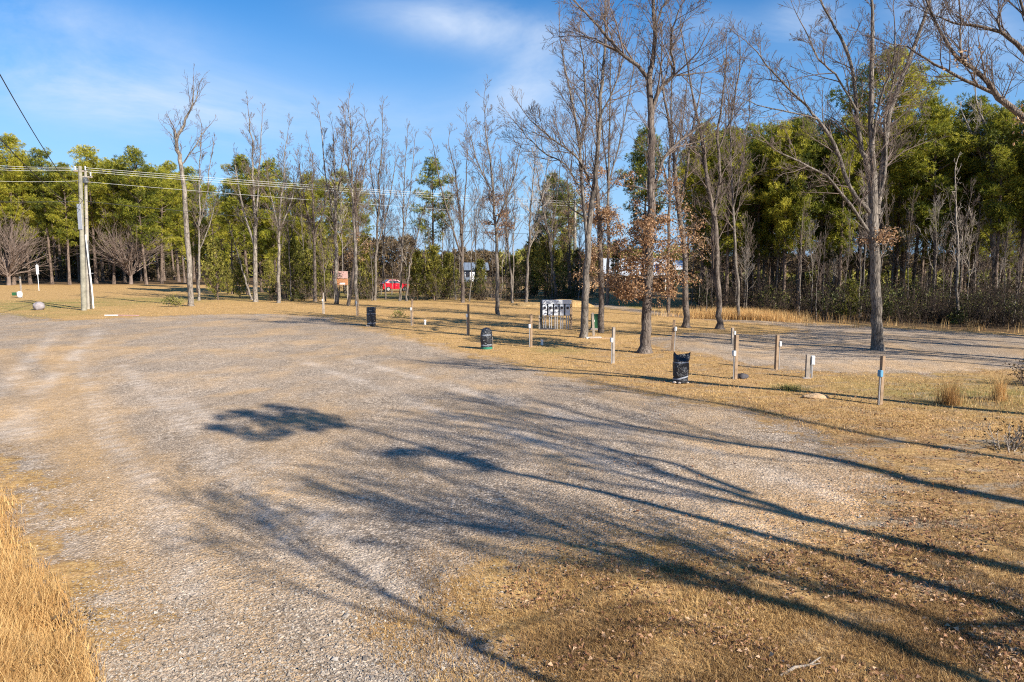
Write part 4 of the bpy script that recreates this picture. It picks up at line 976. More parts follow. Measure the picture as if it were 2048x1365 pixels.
# utility poles
def upole(x, yb, xt, yt, wpx, label, mat='poleside', Y=None, seed=0):
    b = G(x, yb) if Y is None else P(x, 560, Y); b.z = 0; top = P(xt, yt, b.y) - b; r = wpx * b.y / F / 2
    t = empty('utility_pole', b, label, 'utility pole')
    MB().tube([Vector((0, 0, -.2)), top * .2, top * .4, top * .7, top], [r * 1.08, r * 1.02, r * .95, r * .82, r * .7], 18).build('pole', M[mat], t)
    return t, b, top, r
tL, bL, topL, rL = upole(168, 622, 160, 333, 9.5, 'thicker left one of the two utility poles, mossy near its foot', 'polemoss')
tR, bR, topR, rR = upole(177, 619, 171, 345, 7, 'slimmer right one of the two utility poles with a white conduit')
for tt, tp, r in ((tL, topL, rL), (tR, topR, rR)):
    MB().box((tp.x, tp.y, tp.z - .35), (.9, .1, .11), .3, .01).build('crossarm', M['woodgray'], tt)
    for dx in (-.38, 0, .38):
        MB().tube([(tp.x + dx, tp.y, tp.z - .3), (tp.x + dx, tp.y, tp.z + .02)], [.05, .04], 8).tube([(tp.x + dx, tp.y, tp.z - .1), (tp.x + dx, tp.y, tp.z - .04)], .075, 8).build('insulator', M['grayplastic'], tt)
MB().box((topL.x * .62, topL.y * .62 - rL, topL.z * .655), (rL * 1.7, .05, 1.9), 0, .01).build('metal_wrap', M['conduit'], tL)
def loc(x, y, b): return P(x, y, b.y - .25) - b
MB().tube([loc(171, 470, bR), loc(177, 520, bR), loc(184, 580, bR), loc(187, 617, bR)], [.05, .055, .06, .06], 8).build('conduit', M['whiteplastic'], tR)
MB().tube([loc(176, 480, bR), loc(181, 560, bR), loc(183, 618, bR)], .03, 6).build('ground_wire', M['darkmetal'], tR)
MB().box(tuple(loc(182, 547, bR)), (.35, .06, .05)).build('bracket', M['conduit'], tR)
lump('hardware', M['darkmetal'], bR, (.1, .1, .1), 1, 'x', 'x').name = 'switch_gear'
o = bpy.data.objects['switch_gear']; o.parent = tR; o.location = topR * .93 + Vector((.1, -.2, 0)); o.scale = (2., 2., 3.5)
for k_ in ('label', 'category'): del o[k_]
tF, bF, topF, rF = upole(1150, 600, 1150, 402, 7, 'far utility pole hidden behind the forked gray tree', Y=76)
tG, bG, topG, rG = upole(1669, 570, 1670, 428, 5, 'sunlit utility pole with crossarm seen through the right forest', 'poleside', Y=88)
MB().box((topG.x, topG.y, topG.z - .3), (3.0, .12, .16), 0, .01).build('crossarm', M['woodgray'], tG)
MB().box((topG.x, topG.y, topG.z - 2.6), (2.2, .1, .12), 0, .01).build('crossarm', M['woodgray'], tG)
def wire(pts, label, r=.008, mat='wire', group='overhead wires of the utility poles', sag=0.):
    a, c = Vector(pts[0]), Vector(pts[1]); n = 24; q = []
    for i in range(n + 1): u = i / n; p = a.lerp(c, u); p.z -= sag * 4 * u * (1 - u); q.append(p - a)
    o = MB().tube(q, r, 5).build('power_wire', M[mat], None, a); tag(o, label, 'wire', group)
Yp = bL.y
nm_ = ['topmost', 'second', 'third']
for k, (yl, yr) in enumerate([(321, 404), (327, 408), (332, 413)]):
    A = P(160, 334 + k * 3, Yp); wire((P(-160, yl - 6, Yp - 6), A), f'{nm_[k]} overhead wire left of the utility poles', sag=.25)
    wire((P(172, 336 + k * 4, Yp), P(1150, yr, 76)), f'{nm_[k]} overhead wire running right from the utility poles', sag=.15, r=.010)
wire((P(-160, 352, Yp - 6), P(160, 362, Yp)), 'single overhead wire a little below the top three, left of the poles', sag=.2)
wire((P(172, 364, Yp), P(1150, 436, 76)), 'single overhead wire a little below the top three, right of the poles', sag=.15)
wire((P(-160, 400, Yp - 6), P(166, 403, Yp)), 'thick low cable left of the utility poles', .022, 'blackwire', sag=.1)
wire((P(172, 403, Yp), P(1150, 470, 76)), 'thick low cable right of the utility poles', .018, 'blackwire', sag=.5)
wire((P(-60, 40, 22), P(165, 402, Yp)), 'black cable coming down from the upper left corner to the poles', .02, 'blackwire', sag=.6)
wire((P(-60, 208, 26), P(160, 420, Yp)), 'lower black cable at the left edge coming down to the poles', .02, 'blackwire', sag=.5)

# notice board
b = G(683, 606); t = empty('notice_board', b, 'faded wooden notice board with pale top panel behind the whitish tree', 'sign board', rz=.1)
s_ = b.y / F; z0, z1 = P(684, 571, b.y).z, P(684, 543, b.y).z; w = 30 * s_
for sx in (-1, 1): MB().box((sx * w * .42, .03, z1 * .5), (.12, .12, z1), 0, .01).build('post', M['woodgray'], t)
MB().box((0, -.03, z0 + (z1 - z0) * .75), (w * .92, .05, (z1 - z0) * .5), 0, .005).build('top_panel', M['signred'], t)
MB().box((0, -.03, z0 + (z1 - z0) * .24), (w * .92, .06, (z1 - z0) * .46), 0, .005).build('lower_panel', M['signorange'], t)
MB().box((-w * .12, -.065, z0 + (z1 - z0) * .66), (w * .4, .012, .12)).box((-w * .1, -.065, z0 + (z1 - z0) * .84), (w * .3, .012, .08)).build('faded_lettering', M['wallbrown'], t)
MB().box((w * .1, -.07, z0 + (z1 - z0) * .12), (w * .35, .012, .14)).build('white_smear', M['trim'], t)

# red car seen between the saplings
b = G(790, 583); t = empty('parked_car', b, 'small bright red car parked in the grass behind thin saplings', 'car', rz=math.radians(24))
def prism(mb, prof, w0, w1, zsplit):
    n = len(prof); vs = []
    for sy in (-1, 1):
        for (x, z) in prof: vs.append((x, sy * (w0 if z < zsplit else w1) / 2, z))
    fs = [tuple(range(n - 1, -1, -1)), tuple(range(n, 2 * n))]
    for i in range(n): j = (i + 1) % n; fs.append((i, j, n + j, n + i))
    return mb.add(vs, fs, False)
k = .82
body = [(-2.1, .32), (2.0, .32), (2.1, .5), (2.1, .78), (1.95, .92), (.95, 1.0), (.3, 1.46), (-1.0, 1.5), (-1.75, 1.12), (-2.12, 1.0), (-2.15, .6)]
prism(MB(), [(x * k, z) for x, z in body], 1.66, 1.34, 1.2).build('body', M['red'], t)
prism(MB(), [(x * k, z) for x, z in [(-1.5, 1.06), (.75, 1.05), (.2, 1.4), (-1.0, 1.43)]], 1.68, 1.42, 1.2).build('side_windows', M['glass'], t)
prism(MB(), [(x * k, z) for x, z in [(.98, 1.02), (1.02, 1.04), (.38, 1.45), (.32, 1.44)]], 1.45, 1.2, 1.2).build('windscreen', M['glass'], t)
prism(MB(), [(x * k, z) for x, z in [(-1.8, 1.13), (-1.84, 1.14), (-1.12, 1.5), (-1.06, 1.5)]], 1.4, 1.2, 1.2).build('rear_window', M['glass'], t)
for sx in (-1.3, 1.3):
    for sy in (-1, 1):
        wb = MB().tube([(sx * k, sy * .70, .32), (sx * k, sy * .87, .32)], .32, 20).build('wheel', M['tyre'], t)
        MB().tube([(sx * k, sy * .86, .32), (sx * k, sy * .885, .32)], .19, 16).build('rim', M['chrome'], wb)
for sy in (-.6, .6):
    MB().box((2.1 * k, sy, .72), (.04, .34, .14), 0, .01).build('headlight', M['lamp'], t); MB().box((-2.14 * k, sy, .82), (.04, .28, .2), 0, .01).build('tail_light', M['lamp'], t)
MB().box((0, -.845, .8), (.16, .02, .03)).build('door_handle', M['chrome'], t)

# house behind the oak, and the blue gray one far behind
def house(x, yb, wpx, ztop, roofz, label, wall, roofm, Y, rz, name='house', porch=True, dpt=6.):
    b = P(x, 560, Y); b.z = 0; w = wpx * Y / F
    t = empty(name, b, label, 'house', rz=rz)
    MB().box((0, dpt / 2, ztop / 2), (w, dpt, ztop)).build('wall', M[wall], t)
    vs = []; ov = .5
    for sx in (-1, 1):
        for (y, z) in ((-ov - (1.8 if porch else 0), ztop - .12 - (.35 if porch else 0)), (dpt / 2, roofz), (dpt + ov, ztop - .1), (dpt + ov, ztop + .02), (dpt / 2, roofz + .14), (-ov - (1.8 if porch else 0), ztop - (.35 if porch else 0))): vs.append((sx * (w / 2 + ov), y, z))
    fs = [tuple(range(5, -1, -1)), tuple(range(6, 12))] + [(i, (i + 1) % 6, 6 + (i + 1) % 6, 6 + i) for i in range(6)]
    rf = MB().add(vs, fs).build('roof', M[roofm], t)
    for k in range(int(w / .6)):
        xx = -w / 2 + (k + .5) * .6
        MB
    ribs = MB()
    for k in range(int(w / .7)):
        xx = -w / 2 + (k + .5) * .7
        y0, z0_ = -ov - (1.8 if porch else 0), ztop - (.35 if porch else 0)
        ribs.add([(xx - .03, y0, z0_), (xx + .03, y0, z0_), (xx + .03, dpt / 2, roofz + .14), (xx - .03, dpt / 2, roofz + .14), (xx - .03, y0, z0_ + .05), (xx + .03, y0, z0_ + .05), (xx + .03, dpt / 2, roofz + .19), (xx - .03, dpt / 2, roofz + .19)],
                 [(3, 2, 1, 0), (4, 5, 6, 7), (0, 1, 5, 4), (1, 2, 6, 5), (2, 3, 7, 6), (3, 0, 4, 7)])
    ribs.build('seam', M[roofm], rf)
    for fx in (-.3, .05, .34):
        wn = MB().box((fx * w, -.012, ztop * .58), (1.0, .05, .95)).build('window', M['glass'], t)
        for sx in (-1, 1): MB().box((fx * w + sx * .54, -.02, ztop * .58), (.08, .07, 1.1)).build('window_frame', M['trim'], wn)
    MB().box((-.12 * w, -.015, ztop * .42), (.9, .05, ztop * .8)).build('door', M['trim'], t)
    if porch:
        for fx in (-.48, -.2, .1, .4): MB().box((fx * w, -1.95, (ztop - .38) / 2), (.12, .12, ztop - .38)).build('porch_post', M['trim'], t)
    return t
house(1276, 580, 128, 2.5, 4.1, 'low house with white metal roof half hidden behind the large oak leaves', 'wallbrown', 'roofwhite', 88, -.12)
house(1346, 580, 30, 2.9, 3.8, 'small pale green outbuilding right of the white roofed house', 'wallgreen', 'roofwhite', 86, -.1, 'outbuilding', False, 3.5)
house(950, 560, 46, 2.3, 3.5, 'blue gray house far behind the thicket near the centre', 'wallblue', 'wallblue', 132, .1, 'house', False)

# ------------------------------------------------------------------ ground cover (uncountable)
rg = np.random.default_rng(9)
def rays_to_ground(px, py):
    a = (px - CX) / F; b_ = (CY - py) / F; ry = cp + b_ * sp; rz = -sp + b_ * cp; t_ = -CH / rz
    return np.stack([a * t_, ry * t_], 1)
def blades(name, pts, h, w, label, mat, bend=.35, seg=2, hvar=(.5, 1.25), rnd=None, wind=(0, 0)):
    K = len(pts); z0 = gz(pts[:, 0], pts[:, 1]) - .01
    a = rg.uniform(0, 2 * PI, K); hh = h * rg.uniform(*hvar, K) if np.isscalar(h) else h; bd = bend * hh * rg.uniform(.2, 1, K); ba = rg.uniform(0, 2 * PI, K)
    sx, sy = np.cos(a), np.sin(a); rows = []
    for i in range(seg + 1):
        u = i / seg; ww = w * (1 - u * .92) * .5
        cx_ = pts[:, 0] + np.cos(ba) * bd * u ** 2 + wind[0] * hh * u ** 2; cy_ = pts[:, 1] + np.sin(ba) * bd * u ** 2 + wind[1] * hh * u ** 2; cz = z0 + hh * u * (1 - .25 * bend * u)
        rows.append(np.stack([cx_ - sx * ww, cy_ - sy * ww, cz], 1)); rows.append(np.stack([cx_ + sx * ww, cy_ + sy * ww, cz], 1))
    V = np.stack(rows, 1).reshape(-1, 3); n = 2 * (seg + 1); base = (np.arange(K) * n)[:, None]
    Fq = np.concatenate([base + np.array([[2 * i, 2 * i + 1, 2 * i + 3, 2 * i + 2]]) for i in range(seg)])
    rn = rg.uniform(0, 1, K) if rnd is None else rnd
    me = np_mesh(name, V, Fq, False, np.repeat(rn, n))
    return tag(link(name, me, M[mat]), label, None, None, 'stuff')
def fbm(x, y, s, seed=0):
    r = np.zeros_like(x)
    for o in range(3):
        f = s * 2 ** o; r += (np.sin(x * f * 1.7 + seed + 1.3 * np.sin(y * f * 1.1 + o)) + np.sin(y * f * 1.9 + seed * 2 + 1.7 * np.sin(x * f * .9 + o * 2))) / 2 ** o
    return r / 3.5
# tall golden grass, bottom left
px = rg.uniform(-260, 235, 78000); py = rg.uniform(960, 1750, 78000); g = rays_to_ground(px, py)
TG = gp([(-500, 935), (-60, 940), (10, 985), (48, 1085), (112, 1180), (150, 1270), (190, 1370), (215, 1500), (240, 1800), (-500, 1800)])
k = (poly_sd(g, TG) > rg.uniform(-.12, .22, len(g))); g = g[k]
dens = fbm(g[:, 0], g[:, 1], 1.1, 3); keep = rg.uniform(-.9, .8, len(g)) < dens + .12; g = g[keep]
sdv = poly_sd(g, TG) - .15 + .45 * fbm(g[:, 0], g[:, 1], 3.1, 9); hh = np.clip(.24 + .40 * np.clip(sdv + .2, 0, 1) + .22 * fbm(g[:, 0], g[:, 1], 2., 1), .12, .85) * rg.uniform(.35, 1.25, len(g))
blades('tall_grass', g, hh, .0075, 'tall golden dry grass at the bottom left', 'straw', .55, 3, wind=(.0, 0))
# short dead grass with leaves around the lower right
px = rg.uniform(700, 2200, 330000); py = 760 + rg.beta(1.6, 1.1, 330000) * 700; g = rays_to_ground(px, py)
sdv = np.maximum(poly_sd(g, LOT), poly_sd(g, ROAD)); q = rg.uniform(0, 1, len(g))
edgef = sdv + .8 * fbm(g[:, 0], g[:, 1], 1.3, 21) + .3 * fbm(g[:, 0], g[:, 1], 4.1, 3)
prob = np.where((g[:, 1] < 14), np.clip(.55 - .5 * edgef, 0, 1), np.where(sdv < .1, .9, 0)); prob = np.maximum(prob, np.where(sdv < 0, .0, np.where(sdv < .5, .12, np.where((g[:, 1] < 10.5) & (g[:, 0] > .5), .14 * np.clip(2.2 - sdv, 0, 1), .0))))
prob *= np.clip(.75 + .7 * fbm(g[:, 0], g[:, 1], 2.3, 5) - .25 * np.clip((g[:, 1] - 8) / 4, 0, 1), .03, 1); gg = g[q < prob]
blades('dead_grass', gg, .068, .0068, 'short dead grass of the lower right ground', 'drygrass', .9, 2, (.3, 1.5), rnd=np.clip(.42 - .1 * (gg[:, 1] > 8) + .42 * fbm(gg[:, 0], gg[:, 1], 1.1, 2) + rg.normal(0, .24, len(gg)), 0, 1))
# grass of the strip between the two gravel areas and beyond
px = rg.uniform(0, 2048, 170000); py = rg.uniform(596, 870, 170000); g = rays_to_ground(px, py)
sdv = np.maximum(poly_sd(g, LOT), poly_sd(g, ROAD)); gg = g[(sdv < -.1) & (rg.uniform(0, 1, len(g)) < .8 + .5 * fbm(g[:, 0], g[:, 1], .6, 8))]
hh = (.045 + .0011 * gg[:, 1]) * rg.uniform(.4, 1.5, len(gg))
blades('strip_grass', gg, hh, .016, 'dry grass between and beyond the gravel areas', 'drygrass', .9, 2, rnd=np.clip(.62 + .3 * fbm(gg[:, 0], gg[:, 1], .5, 4) + rg.normal(0, .22, len(gg)), 0, 1))
# tall straw along the forest edge, tufts by the near posts
px = rg.normal(1480, 55, 9000); py = rg.uniform(632, 641, 9000) + (px - 1480) * .035; g1 = rays_to_ground(px, py)
px = rg.uniform(1540, 2048, 5000); py = 646 + (px - 1560) * .045 + rg.uniform(-6, 4, 5000); g2 = rays_to_ground(px, py); g2 = g2[(fbm(g2[:, 0], g2[:, 1], 1.5, 1) > .3) & (rg.uniform(0, 1, len(g2)) < .3)]
g = np.concatenate([g1, g2]); blades('straw_strip', g, .7, .022, 'tall golden grass in front of the right forest', 'straw', .35, 3, (.35, 1.2))
def tuft(x, y, n, r, h, label, mat='straw', w=.008):
    b = G(x, y); pts = np.stack([b.x + rg.normal(0, r, n), b.y + rg.normal(0, r, n)], 1); o = blades('grass_tuft', pts, h, w, label, mat, .5, 3, (.3, 1.2)); del o['kind']; o['category'] = 'grass tuft'; return o
tuft(1898, 806, 420, .13, .85, 'tall golden grass tuft right of the nearest timber post')
tuft(1998, 800, 420, .07, .8, 'thin pale grass tuft near the right edge of the picture', 'straw')
tuft(1580, 778, 420, .22, .16, 'low green grass tuft right of the dark stone', 'greenbrush', .012)
b = G(1965, 800); blades('scraggly_grass', np.stack([b.x + rg.normal(0, .8, 700), b.y + rg.normal(0, .6, 700)], 1), .2, .01, 'low scraggly grass at the right edge', 'drygrass', .5, 3)
# fallen leaves
px = rg.uniform(1000, 2200, 60000); py = 640 + rg.beta(1.3, 1.1, 60000) * 820; g = rays_to_ground(px, py)
wgt = np.clip(.05 + .10 * (g[:, 0] > 1.5) + .45 * fbm(g[:, 0], g[:, 1], .9, 6) + .25 * fbm(g[:, 0], g[:, 1], 3., 2) + .15 * ((g[:, 0] > 3) & (g[:, 1] > 7)), 0, 1) * np.where(np.maximum(poly_sd(g, LOT), poly_sd(g, ROAD)) > 0, .12, 1.0)
g = g[rg.uniform(0, 1, len(g)) < wgt]; K = len(g); c = np.column_stack([g, gz(g[:, 0], g[:, 1]) + rg.uniform(.008, .035, K)])
d = rg.normal(0, 1, (K, 3)) * np.array([1, 1, .35]); d /= np.linalg.norm(d, axis=1, keepdims=True); s_ = np.cross(d, np.array([0, 0, 1.]) + rg.normal(0, .35, (K, 3))); s_ /= np.linalg.norm(s_, axis=1, keepdims=True)
L = .052 * rg.uniform(.5, 1.3, (K, 1)); up_ = np.array([0, 0, 1]) * L * .25
V = np.stack([c, c + d * L * .5 + s_ * L * .33 + up_, c + d * L, c + d * L * .5 - s_ * L * .33 + up_], 1).reshape(-1, 3)
tag(link('fallen_leaves', np_mesh('fallen_leaves', V, np.arange(K * 4).reshape(-1, 4), False, np.repeat(rg.uniform(0, 1, K), 4)), M['leaflitter']), 'brown fallen leaves scattered on the grass', None, None, 'stuff')
# loose crushed stones on the near gravel
s = N('loose_stones'); f = s.attr('rnd'); s.base(s.ramp(f, [(0, (.12, .10, .08)), (.4, (.25, .21, .17)), (.8, (.33, .285, .235)), (1, (.42, .375, .32))]), .9, .15); M['stones'] = s.m
px = rg.uniform(-60, 2100, 150000); py = 790 + rg.beta(1.7, 1., 150000) * 660; g = rays_to_ground(px, py)
sdv = poly_sd(g, LOT); k = (sdv > -.15 + rg.uniform(-.25, .2, len(g))) & (rg.uniform(0, 1, len(g)) < np.clip(.42 + .55 * fbm(g[:, 0], g[:, 1], .75, 12), .06, 1)); g = g[k]; K = len(g)
r = .0074 * np.exp(rg.normal(0, .38, (K, 1))); c = np.column_stack([g, gz(g[:, 0], g[:, 1]) + r[:, 0] * .35])
O = np.array([[1, 0, 0], [-1, 0, 0], [0, 1, 0], [0, -1, 0], [0, 0, 1], [0, 0, -1], ]) * 1.0
V = c[:, None] + (O[None] + rg.normal(0, .28, (K, 6, 3))) * r[:, :, None] * np.array([1.2, 1.0, .7])
an = rg.uniform(0, 2 * PI, K); ca, sa = np.cos(an)[:, None], np.sin(an)[:, None]; D = V - c[:, None]
V = c[:, None] + np.stack([D[..., 0] * ca - D[..., 1] * sa, D[..., 0] * sa + D[..., 1] * ca, D[..., 2]], -1)
T8 = np.array([[0, 2, 4], [2, 1, 4], [1, 3, 4], [3, 0, 4], [2, 0, 5], [1, 2, 5], [3, 1, 5], [0, 3, 5]])
tag(link('loose_stones', np_mesh('loose_stones', V.reshape(-1, 3), ((np.arange(K) * 6)[:, None, None] + T8[None]).reshape(-1, 3), False, np.repeat(rg.uniform(0, 1, K), 6)), M['stones']), 'loose crushed stones on the gravel', None, None, 'stuff')

# brush: stems with leaf tufts
def brush(name, pts, hmin, hmax, label, mat, seed, kind='stuff', leafn=26, lsz=.1, stems=5, wdt=.5, twm='twig'):
    R = random.Random(seed); br, cen, cd, rn = [], [], [], []
    for (x, y) in pts:
        h = hmin + (hmax - hmin) * R.random() ** 1.8; rv = R.uniform(.1, .9)
        for j in range(stems):
            a = R.uniform(0, 2 * PI); d = Vector((math.cos(a) * .45, math.sin(a) * .45, 1)).normalized()
            o_ = []; tp = []
            grow(R, o_, tp, Vector((x + R.uniform(-.15, .15), y + R.uniform(-.15, .15), -.03)), d, h * R.uniform(.6, 1.1), .014, 1, style(kids={1: 4}, rmin=.006, up=.05, wander=.22))
            br += o_
            for p_, d_, _ in tp:
                n = leafn // max(1, stems); cen.append(np.array(p_) + rg.normal(0, .16 * wdt * 2, (n, 3)) - np.array([0, 0, .12])); cd.append(np.repeat(np.array([tuple(d_)]), n, 0)); rn.append(np.full(n, rv))
    t = empty(name, Vector((0, 0, 0)), label, 'bush') if kind != 'stuff' else None
    o1 = link('stems' if t else name + '_stems', tubes_mesh(name, br, sides), M[twm], t)
    o2 = link('leaves' if t else name + '_leaves', tuft_mesh(name, np.concatenate(cen), np.concatenate(cd), rg, 2, lsz, lsz * .3, np.concatenate(rn)), M[mat], t)
    if not t:
        tag(o1, label + ' (stems)', None, None, 'stuff'); tag(o2, label + ' (leaves)', None, None, 'stuff')
    return t
def band(n, x0, x1, y0, y1, seed, slope=0.): 
    R = random.Random(seed); o = []
    for _ in range(n):
        x = R.uniform(x0, x1)
        if 757 < x < 815 or 668 < x < 702: continue
        g_ = G(x, R.uniform(y0, y1) + (x - x0) * slope); o.append((g_.x, g_.y))
    return o
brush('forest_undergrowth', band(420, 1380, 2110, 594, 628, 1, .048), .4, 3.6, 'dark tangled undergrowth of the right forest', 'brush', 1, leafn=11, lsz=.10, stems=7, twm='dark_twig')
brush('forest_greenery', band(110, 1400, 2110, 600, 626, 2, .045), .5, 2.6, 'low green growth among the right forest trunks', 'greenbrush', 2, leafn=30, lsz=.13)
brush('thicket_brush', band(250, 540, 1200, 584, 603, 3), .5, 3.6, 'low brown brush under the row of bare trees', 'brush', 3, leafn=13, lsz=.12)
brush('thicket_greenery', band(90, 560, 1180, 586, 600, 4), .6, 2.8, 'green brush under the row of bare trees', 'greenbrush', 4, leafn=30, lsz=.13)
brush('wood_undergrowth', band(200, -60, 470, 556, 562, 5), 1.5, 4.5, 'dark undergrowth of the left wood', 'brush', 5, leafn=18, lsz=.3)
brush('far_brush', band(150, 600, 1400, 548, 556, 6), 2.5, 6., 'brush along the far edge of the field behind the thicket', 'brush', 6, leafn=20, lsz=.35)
def far_wood(name, segs, label, mat):
    cen, rn = [], []
    for (x0, x1, Yd, ylo, yhi, n) in segs:
        x = rg.uniform(x0, x1, n); Yv = Yd * rg.uniform(.94, 1.12, n); X_ = (x - CX) / F * Yv
        top = (525 - (yhi + 14 * fbm(x * .05, Yv * 0, 1., 3) * 1.0 + 8 * fbm(x * .21, Yv * 0, 1., 7))) / F * Yv + CH
        z = top * rg.uniform(0, 1, n) ** .7; cen.append(np.stack([X_, Yv, z], 1)); rn.append(np.clip(.5 + .35 * fbm(x * .11, z * .6, 1., 2), 0, 1))
    c = np.concatenate(cen); d = rg.normal(0, 1, c.shape); d /= np.linalg.norm(d, axis=1, keepdims=True)
    o = link(name, tuft_mesh(name, c, d, rg, 6, 1.1, .11, np.concatenate(rn), .5), M[mat]); tag(o, label, None, None, 'stuff')
brush('dead_weeds', [(p_[0], p_[1]) for p_ in gp([(random.Random(i).uniform(30, 150), random.Random(i + 99).uniform(1200, 1420)) for i in range(22)])], .10, .26, 'low brown dead weeds in the tall grass at the bottom left', 'brush', 12, leafn=16, lsz=.035, stems=5, wdt=.25)
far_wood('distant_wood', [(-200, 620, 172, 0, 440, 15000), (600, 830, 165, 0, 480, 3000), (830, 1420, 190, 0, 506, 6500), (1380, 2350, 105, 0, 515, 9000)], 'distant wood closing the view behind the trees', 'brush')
far_wood('distant_evergreens', [(-200, 620, 168, 0, 450, 9000), (1000, 1420, 180, 0, 500, 2500), (1380, 2350, 100, 0, 545, 1500)], 'distant evergreen wood behind the trees', 'cedar')
g1 = G(342, 614); brush('bush', [(g1.x, g1.y), (g1.x + .5, g1.y)], .9, 1.4, 'small leafy bush left of the crooked pale tree', 'greenbrush', 7, 'thing', leafn=40)
g1 = G(590, 604); brush('bush', [(g1.x, g1.y), (g1.x + .6, g1.y)], .8, 1.2, 'low green bush under the broad cedar', 'greenbrush', 8, 'thing', leafn=40)
g1 = G(2052, 775); brush('bush', [(g1.x + .2 * i, g1.y + .12 * (i % 3)) for i in range(7)], .7, 1.15, 'brown twiggy bush cut by the right edge, above the other', 'brush', 9, 'thing', leafn=22, lsz=.06)
g1 = G(2040, 900); brush('bush', [(g1.x - .25 + .17 * i, g1.y + .15 * (i % 3)) for i in range(8)], .35, .65, 'gray wiry bush at the right edge, nearest to the camera', 'brush', 10, 'thing', leafn=12, lsz=.05, twm='twig_pale')
g1 = G(800, 636); brush('bush', [(g1.x, g1.y)], .5, .7, 'tiny green seedling between the first bagged barrel and the dark post', 'greenbrush', 11, 'thing', leafn=20)

# ------------------------------------------------------------------ sky, sun, camera
w = bpy.data.worlds.new('World'); bpy.context.scene.world = w; w.use_nodes = True
nt = w.node_tree; bgn = nt.nodes['Background']
def wn(ty, **kw):
    n_ = nt.nodes.new(ty)
    for k_, v_ in kw.items(): setattr(n_, k_, v_)
    return n_
def wl(v, sock):
    if isinstance(v, bpy.types.NodeSocket): nt.links.new(v, sock)
    else: sock.default_value = v
def wm(op, a, b_=None, clamp=False):
    n_ = wn('ShaderNodeMath', operation=op); n_.use_clamp = clamp; wl(a, n_.inputs[0])
    if b_ is not None: wl(b_, n_.inputs[1])
    return n_.outputs[0]
sky = wn('ShaderNodeTexSky'); sky.sky_type = 'NISHITA'; sky.sun_disc = False; sky.sun_elevation = SUN_EL
sky.sun_rotation = math.atan2(-SD[0], -SD[1]); sky.altitude = 100; sky.air_density = 1.0; sky.dust_density = .25; sky.ozone_density = 3.0
tc = wn('ShaderNodeTexCoord'); sep = wn('ShaderNodeSeparateXYZ'); wl(tc.outputs['Generated'], sep.inputs[0])
yy = wm('MAXIMUM', wm('ABSOLUTE', sep.outputs[1]), .15); uu = wm('DIVIDE', sep.outputs[0], yy); vv = wm('DIVIDE', sep.outputs[2], yy)
cmb = wn('ShaderNodeCombineXYZ'); wl(wm('ADD', wm('MULTIPLY', uu, 1.0), wm('MULTIPLY', vv, .8)), cmb.inputs[0]); wl(wm('MULTIPLY', vv, 3.6), cmb.inputs[1])
nz1 = wn('ShaderNodeTexNoise'); wl(cmb.outputs[0], nz1.inputs['Vector']); nz1.inputs['Scale'].default_value = 1.6; nz1.inputs['Detail'].default_value = 7; nz1.inputs['Roughness'].default_value = .64; nz1.inputs['Distortion'].default_value = .6
nv = nz1.outputs[0]
def blobm(px_, py_, rx, ry, amp, rot=0.):
    u0, v0 = (px_ - CX) / F, (525 - py_) / F; a = wm('SUBTRACT', uu, u0); b_ = wm('SUBTRACT', vv, v0); c_, s_2 = math.cos(rot), math.sin(rot)
    a2 = wm('ADD', wm('MULTIPLY', a, c_), wm('MULTIPLY', b_, s_2)); b2 = wm('SUBTRACT', wm('MULTIPLY', b_, c_), wm('MULTIPLY', a, s_2))
    q_ = wm('ADD', wm('POWER', wm('ABSOLUTE', wm('DIVIDE', a2, rx / F)), 2.), wm('POWER', wm('ABSOLUTE', wm('DIVIDE', b2, ry / F)), 2.))
    return wm('MULTIPLY', wm('EXPONENT', wm('MULTIPLY', q_, -1.)), amp)
tot = None
for bl in [(950, 75, 190, 42, .95, -.12), (240, 195, 330, 60, .75, -.12), (1050, 180, 90, 60, .6, .5), (120, 60, 380, 60, .32, -.2), (1585, 75, 70, 45, .6), (1860, 60, 110, 45, .5), (1400, 90, 90, 40, .35), (600, 260, 500, 60, .25), (1250, 230, 200, 80, .28), (1950, 130, 120, 60, .3)]:
    m_ = blobm(*bl); tot = m_ if tot is None else wm('ADD', tot, m_)
mr = wn('ShaderNodeMapRange'); wl(nv, mr.inputs['Value']); mr.inputs['From Min'].default_value = .38; mr.inputs['From Max'].default_value = .64
cl = wm('MULTIPLY', tot, wm('ADD', wm('MULTIPLY', mr.outputs[0], 1.15), .2)); cl = wm('MINIMUM', cl, .8)
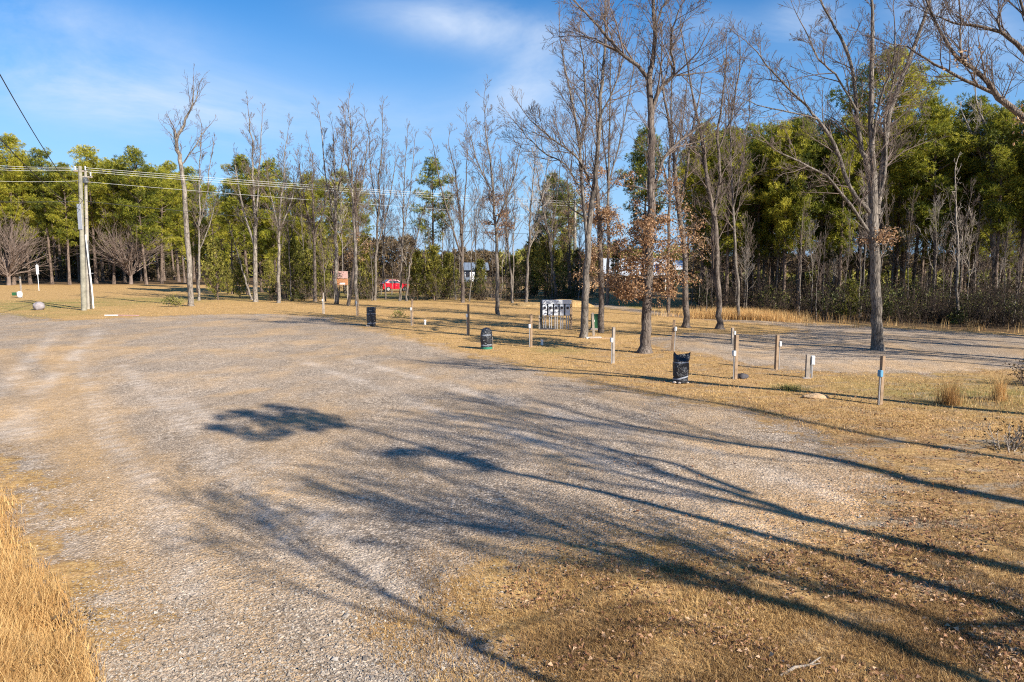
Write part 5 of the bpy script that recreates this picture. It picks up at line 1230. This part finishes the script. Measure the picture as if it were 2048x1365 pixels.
hz = wn('ShaderNodeMapRange'); wl(vv, hz.inputs['Value']); hz.inputs['From Min'].default_value = .0; hz.inputs['From Max'].default_value = .40; hz.inputs['To Min'].default_value = .85; hz.inputs['To Max'].default_value = .0
mxn = wn('ShaderNodeMix'); mxn.data_type = 'RGBA'; wl(cl, mxn.inputs[0])
hs = wn('ShaderNodeHueSaturation'); hs.inputs['Saturation'].default_value = 1.38; hs.inputs['Hue'].default_value = .505; hs.inputs['Value'].default_value = .92; nt.links.new(sky.outputs[0], hs.inputs['Color'])
mxh = wn('ShaderNodeMix'); mxh.data_type = 'RGBA'; wl(hz.outputs[0], mxh.inputs[0]); nt.links.new(hs.outputs[0], mxh.inputs[6]); mxh.inputs[7].default_value = (1.75, 3.25, 5.6, 1)
nt.links.new(mxh.outputs[2], mxn.inputs[6]); mxn.inputs[7].default_value = (4.2, 4.9, 6.0, 1)
nt.links.new(mxn.outputs[2], bgn.inputs[0]); bgn.inputs[1].default_value = .088

sun = bpy.data.lights.new('sun', 'SUN'); sun.energy = 4.9; sun.angle = math.radians(.53); sun.color = (1, .93, .82)
so = bpy.data.objects.new('sun', sun); C.objects.link(so)
so.rotation_euler = Vector((SD[0] * math.cos(SUN_EL), SD[1] * math.cos(SUN_EL), -math.sin(SUN_EL))).to_track_quat('-Z', 'Y').to_euler()
cam = bpy.data.cameras.new('camera'); cam.sensor_width = 36; cam.lens = 24 * 1365 / 1365.33; cam.clip_end = 6000; cam.clip_start = .05
co = bpy.data.objects.new('camera', cam); C.objects.link(co); co.location = (0, 0, CH); co.rotation_euler = (PI / 2 - PITCH, 0, 0)
S = bpy.context.scene; S.camera = co
S.view_settings.view_transform = 'Standard'; S.view_settings.look = 'None'; S.view_settings.exposure = 1.0
S.cycles.use_denoising = False; S.cycles.pixel_filter_type = 'BLACKMAN_HARRIS'; S.cycles.filter_width = 1.15
S.cycles.max_bounces = 5; S.cycles.transparent_max_bounces = 4; S.cycles.diffuse_bounces = 2; S.cycles.glossy_bounces = 2
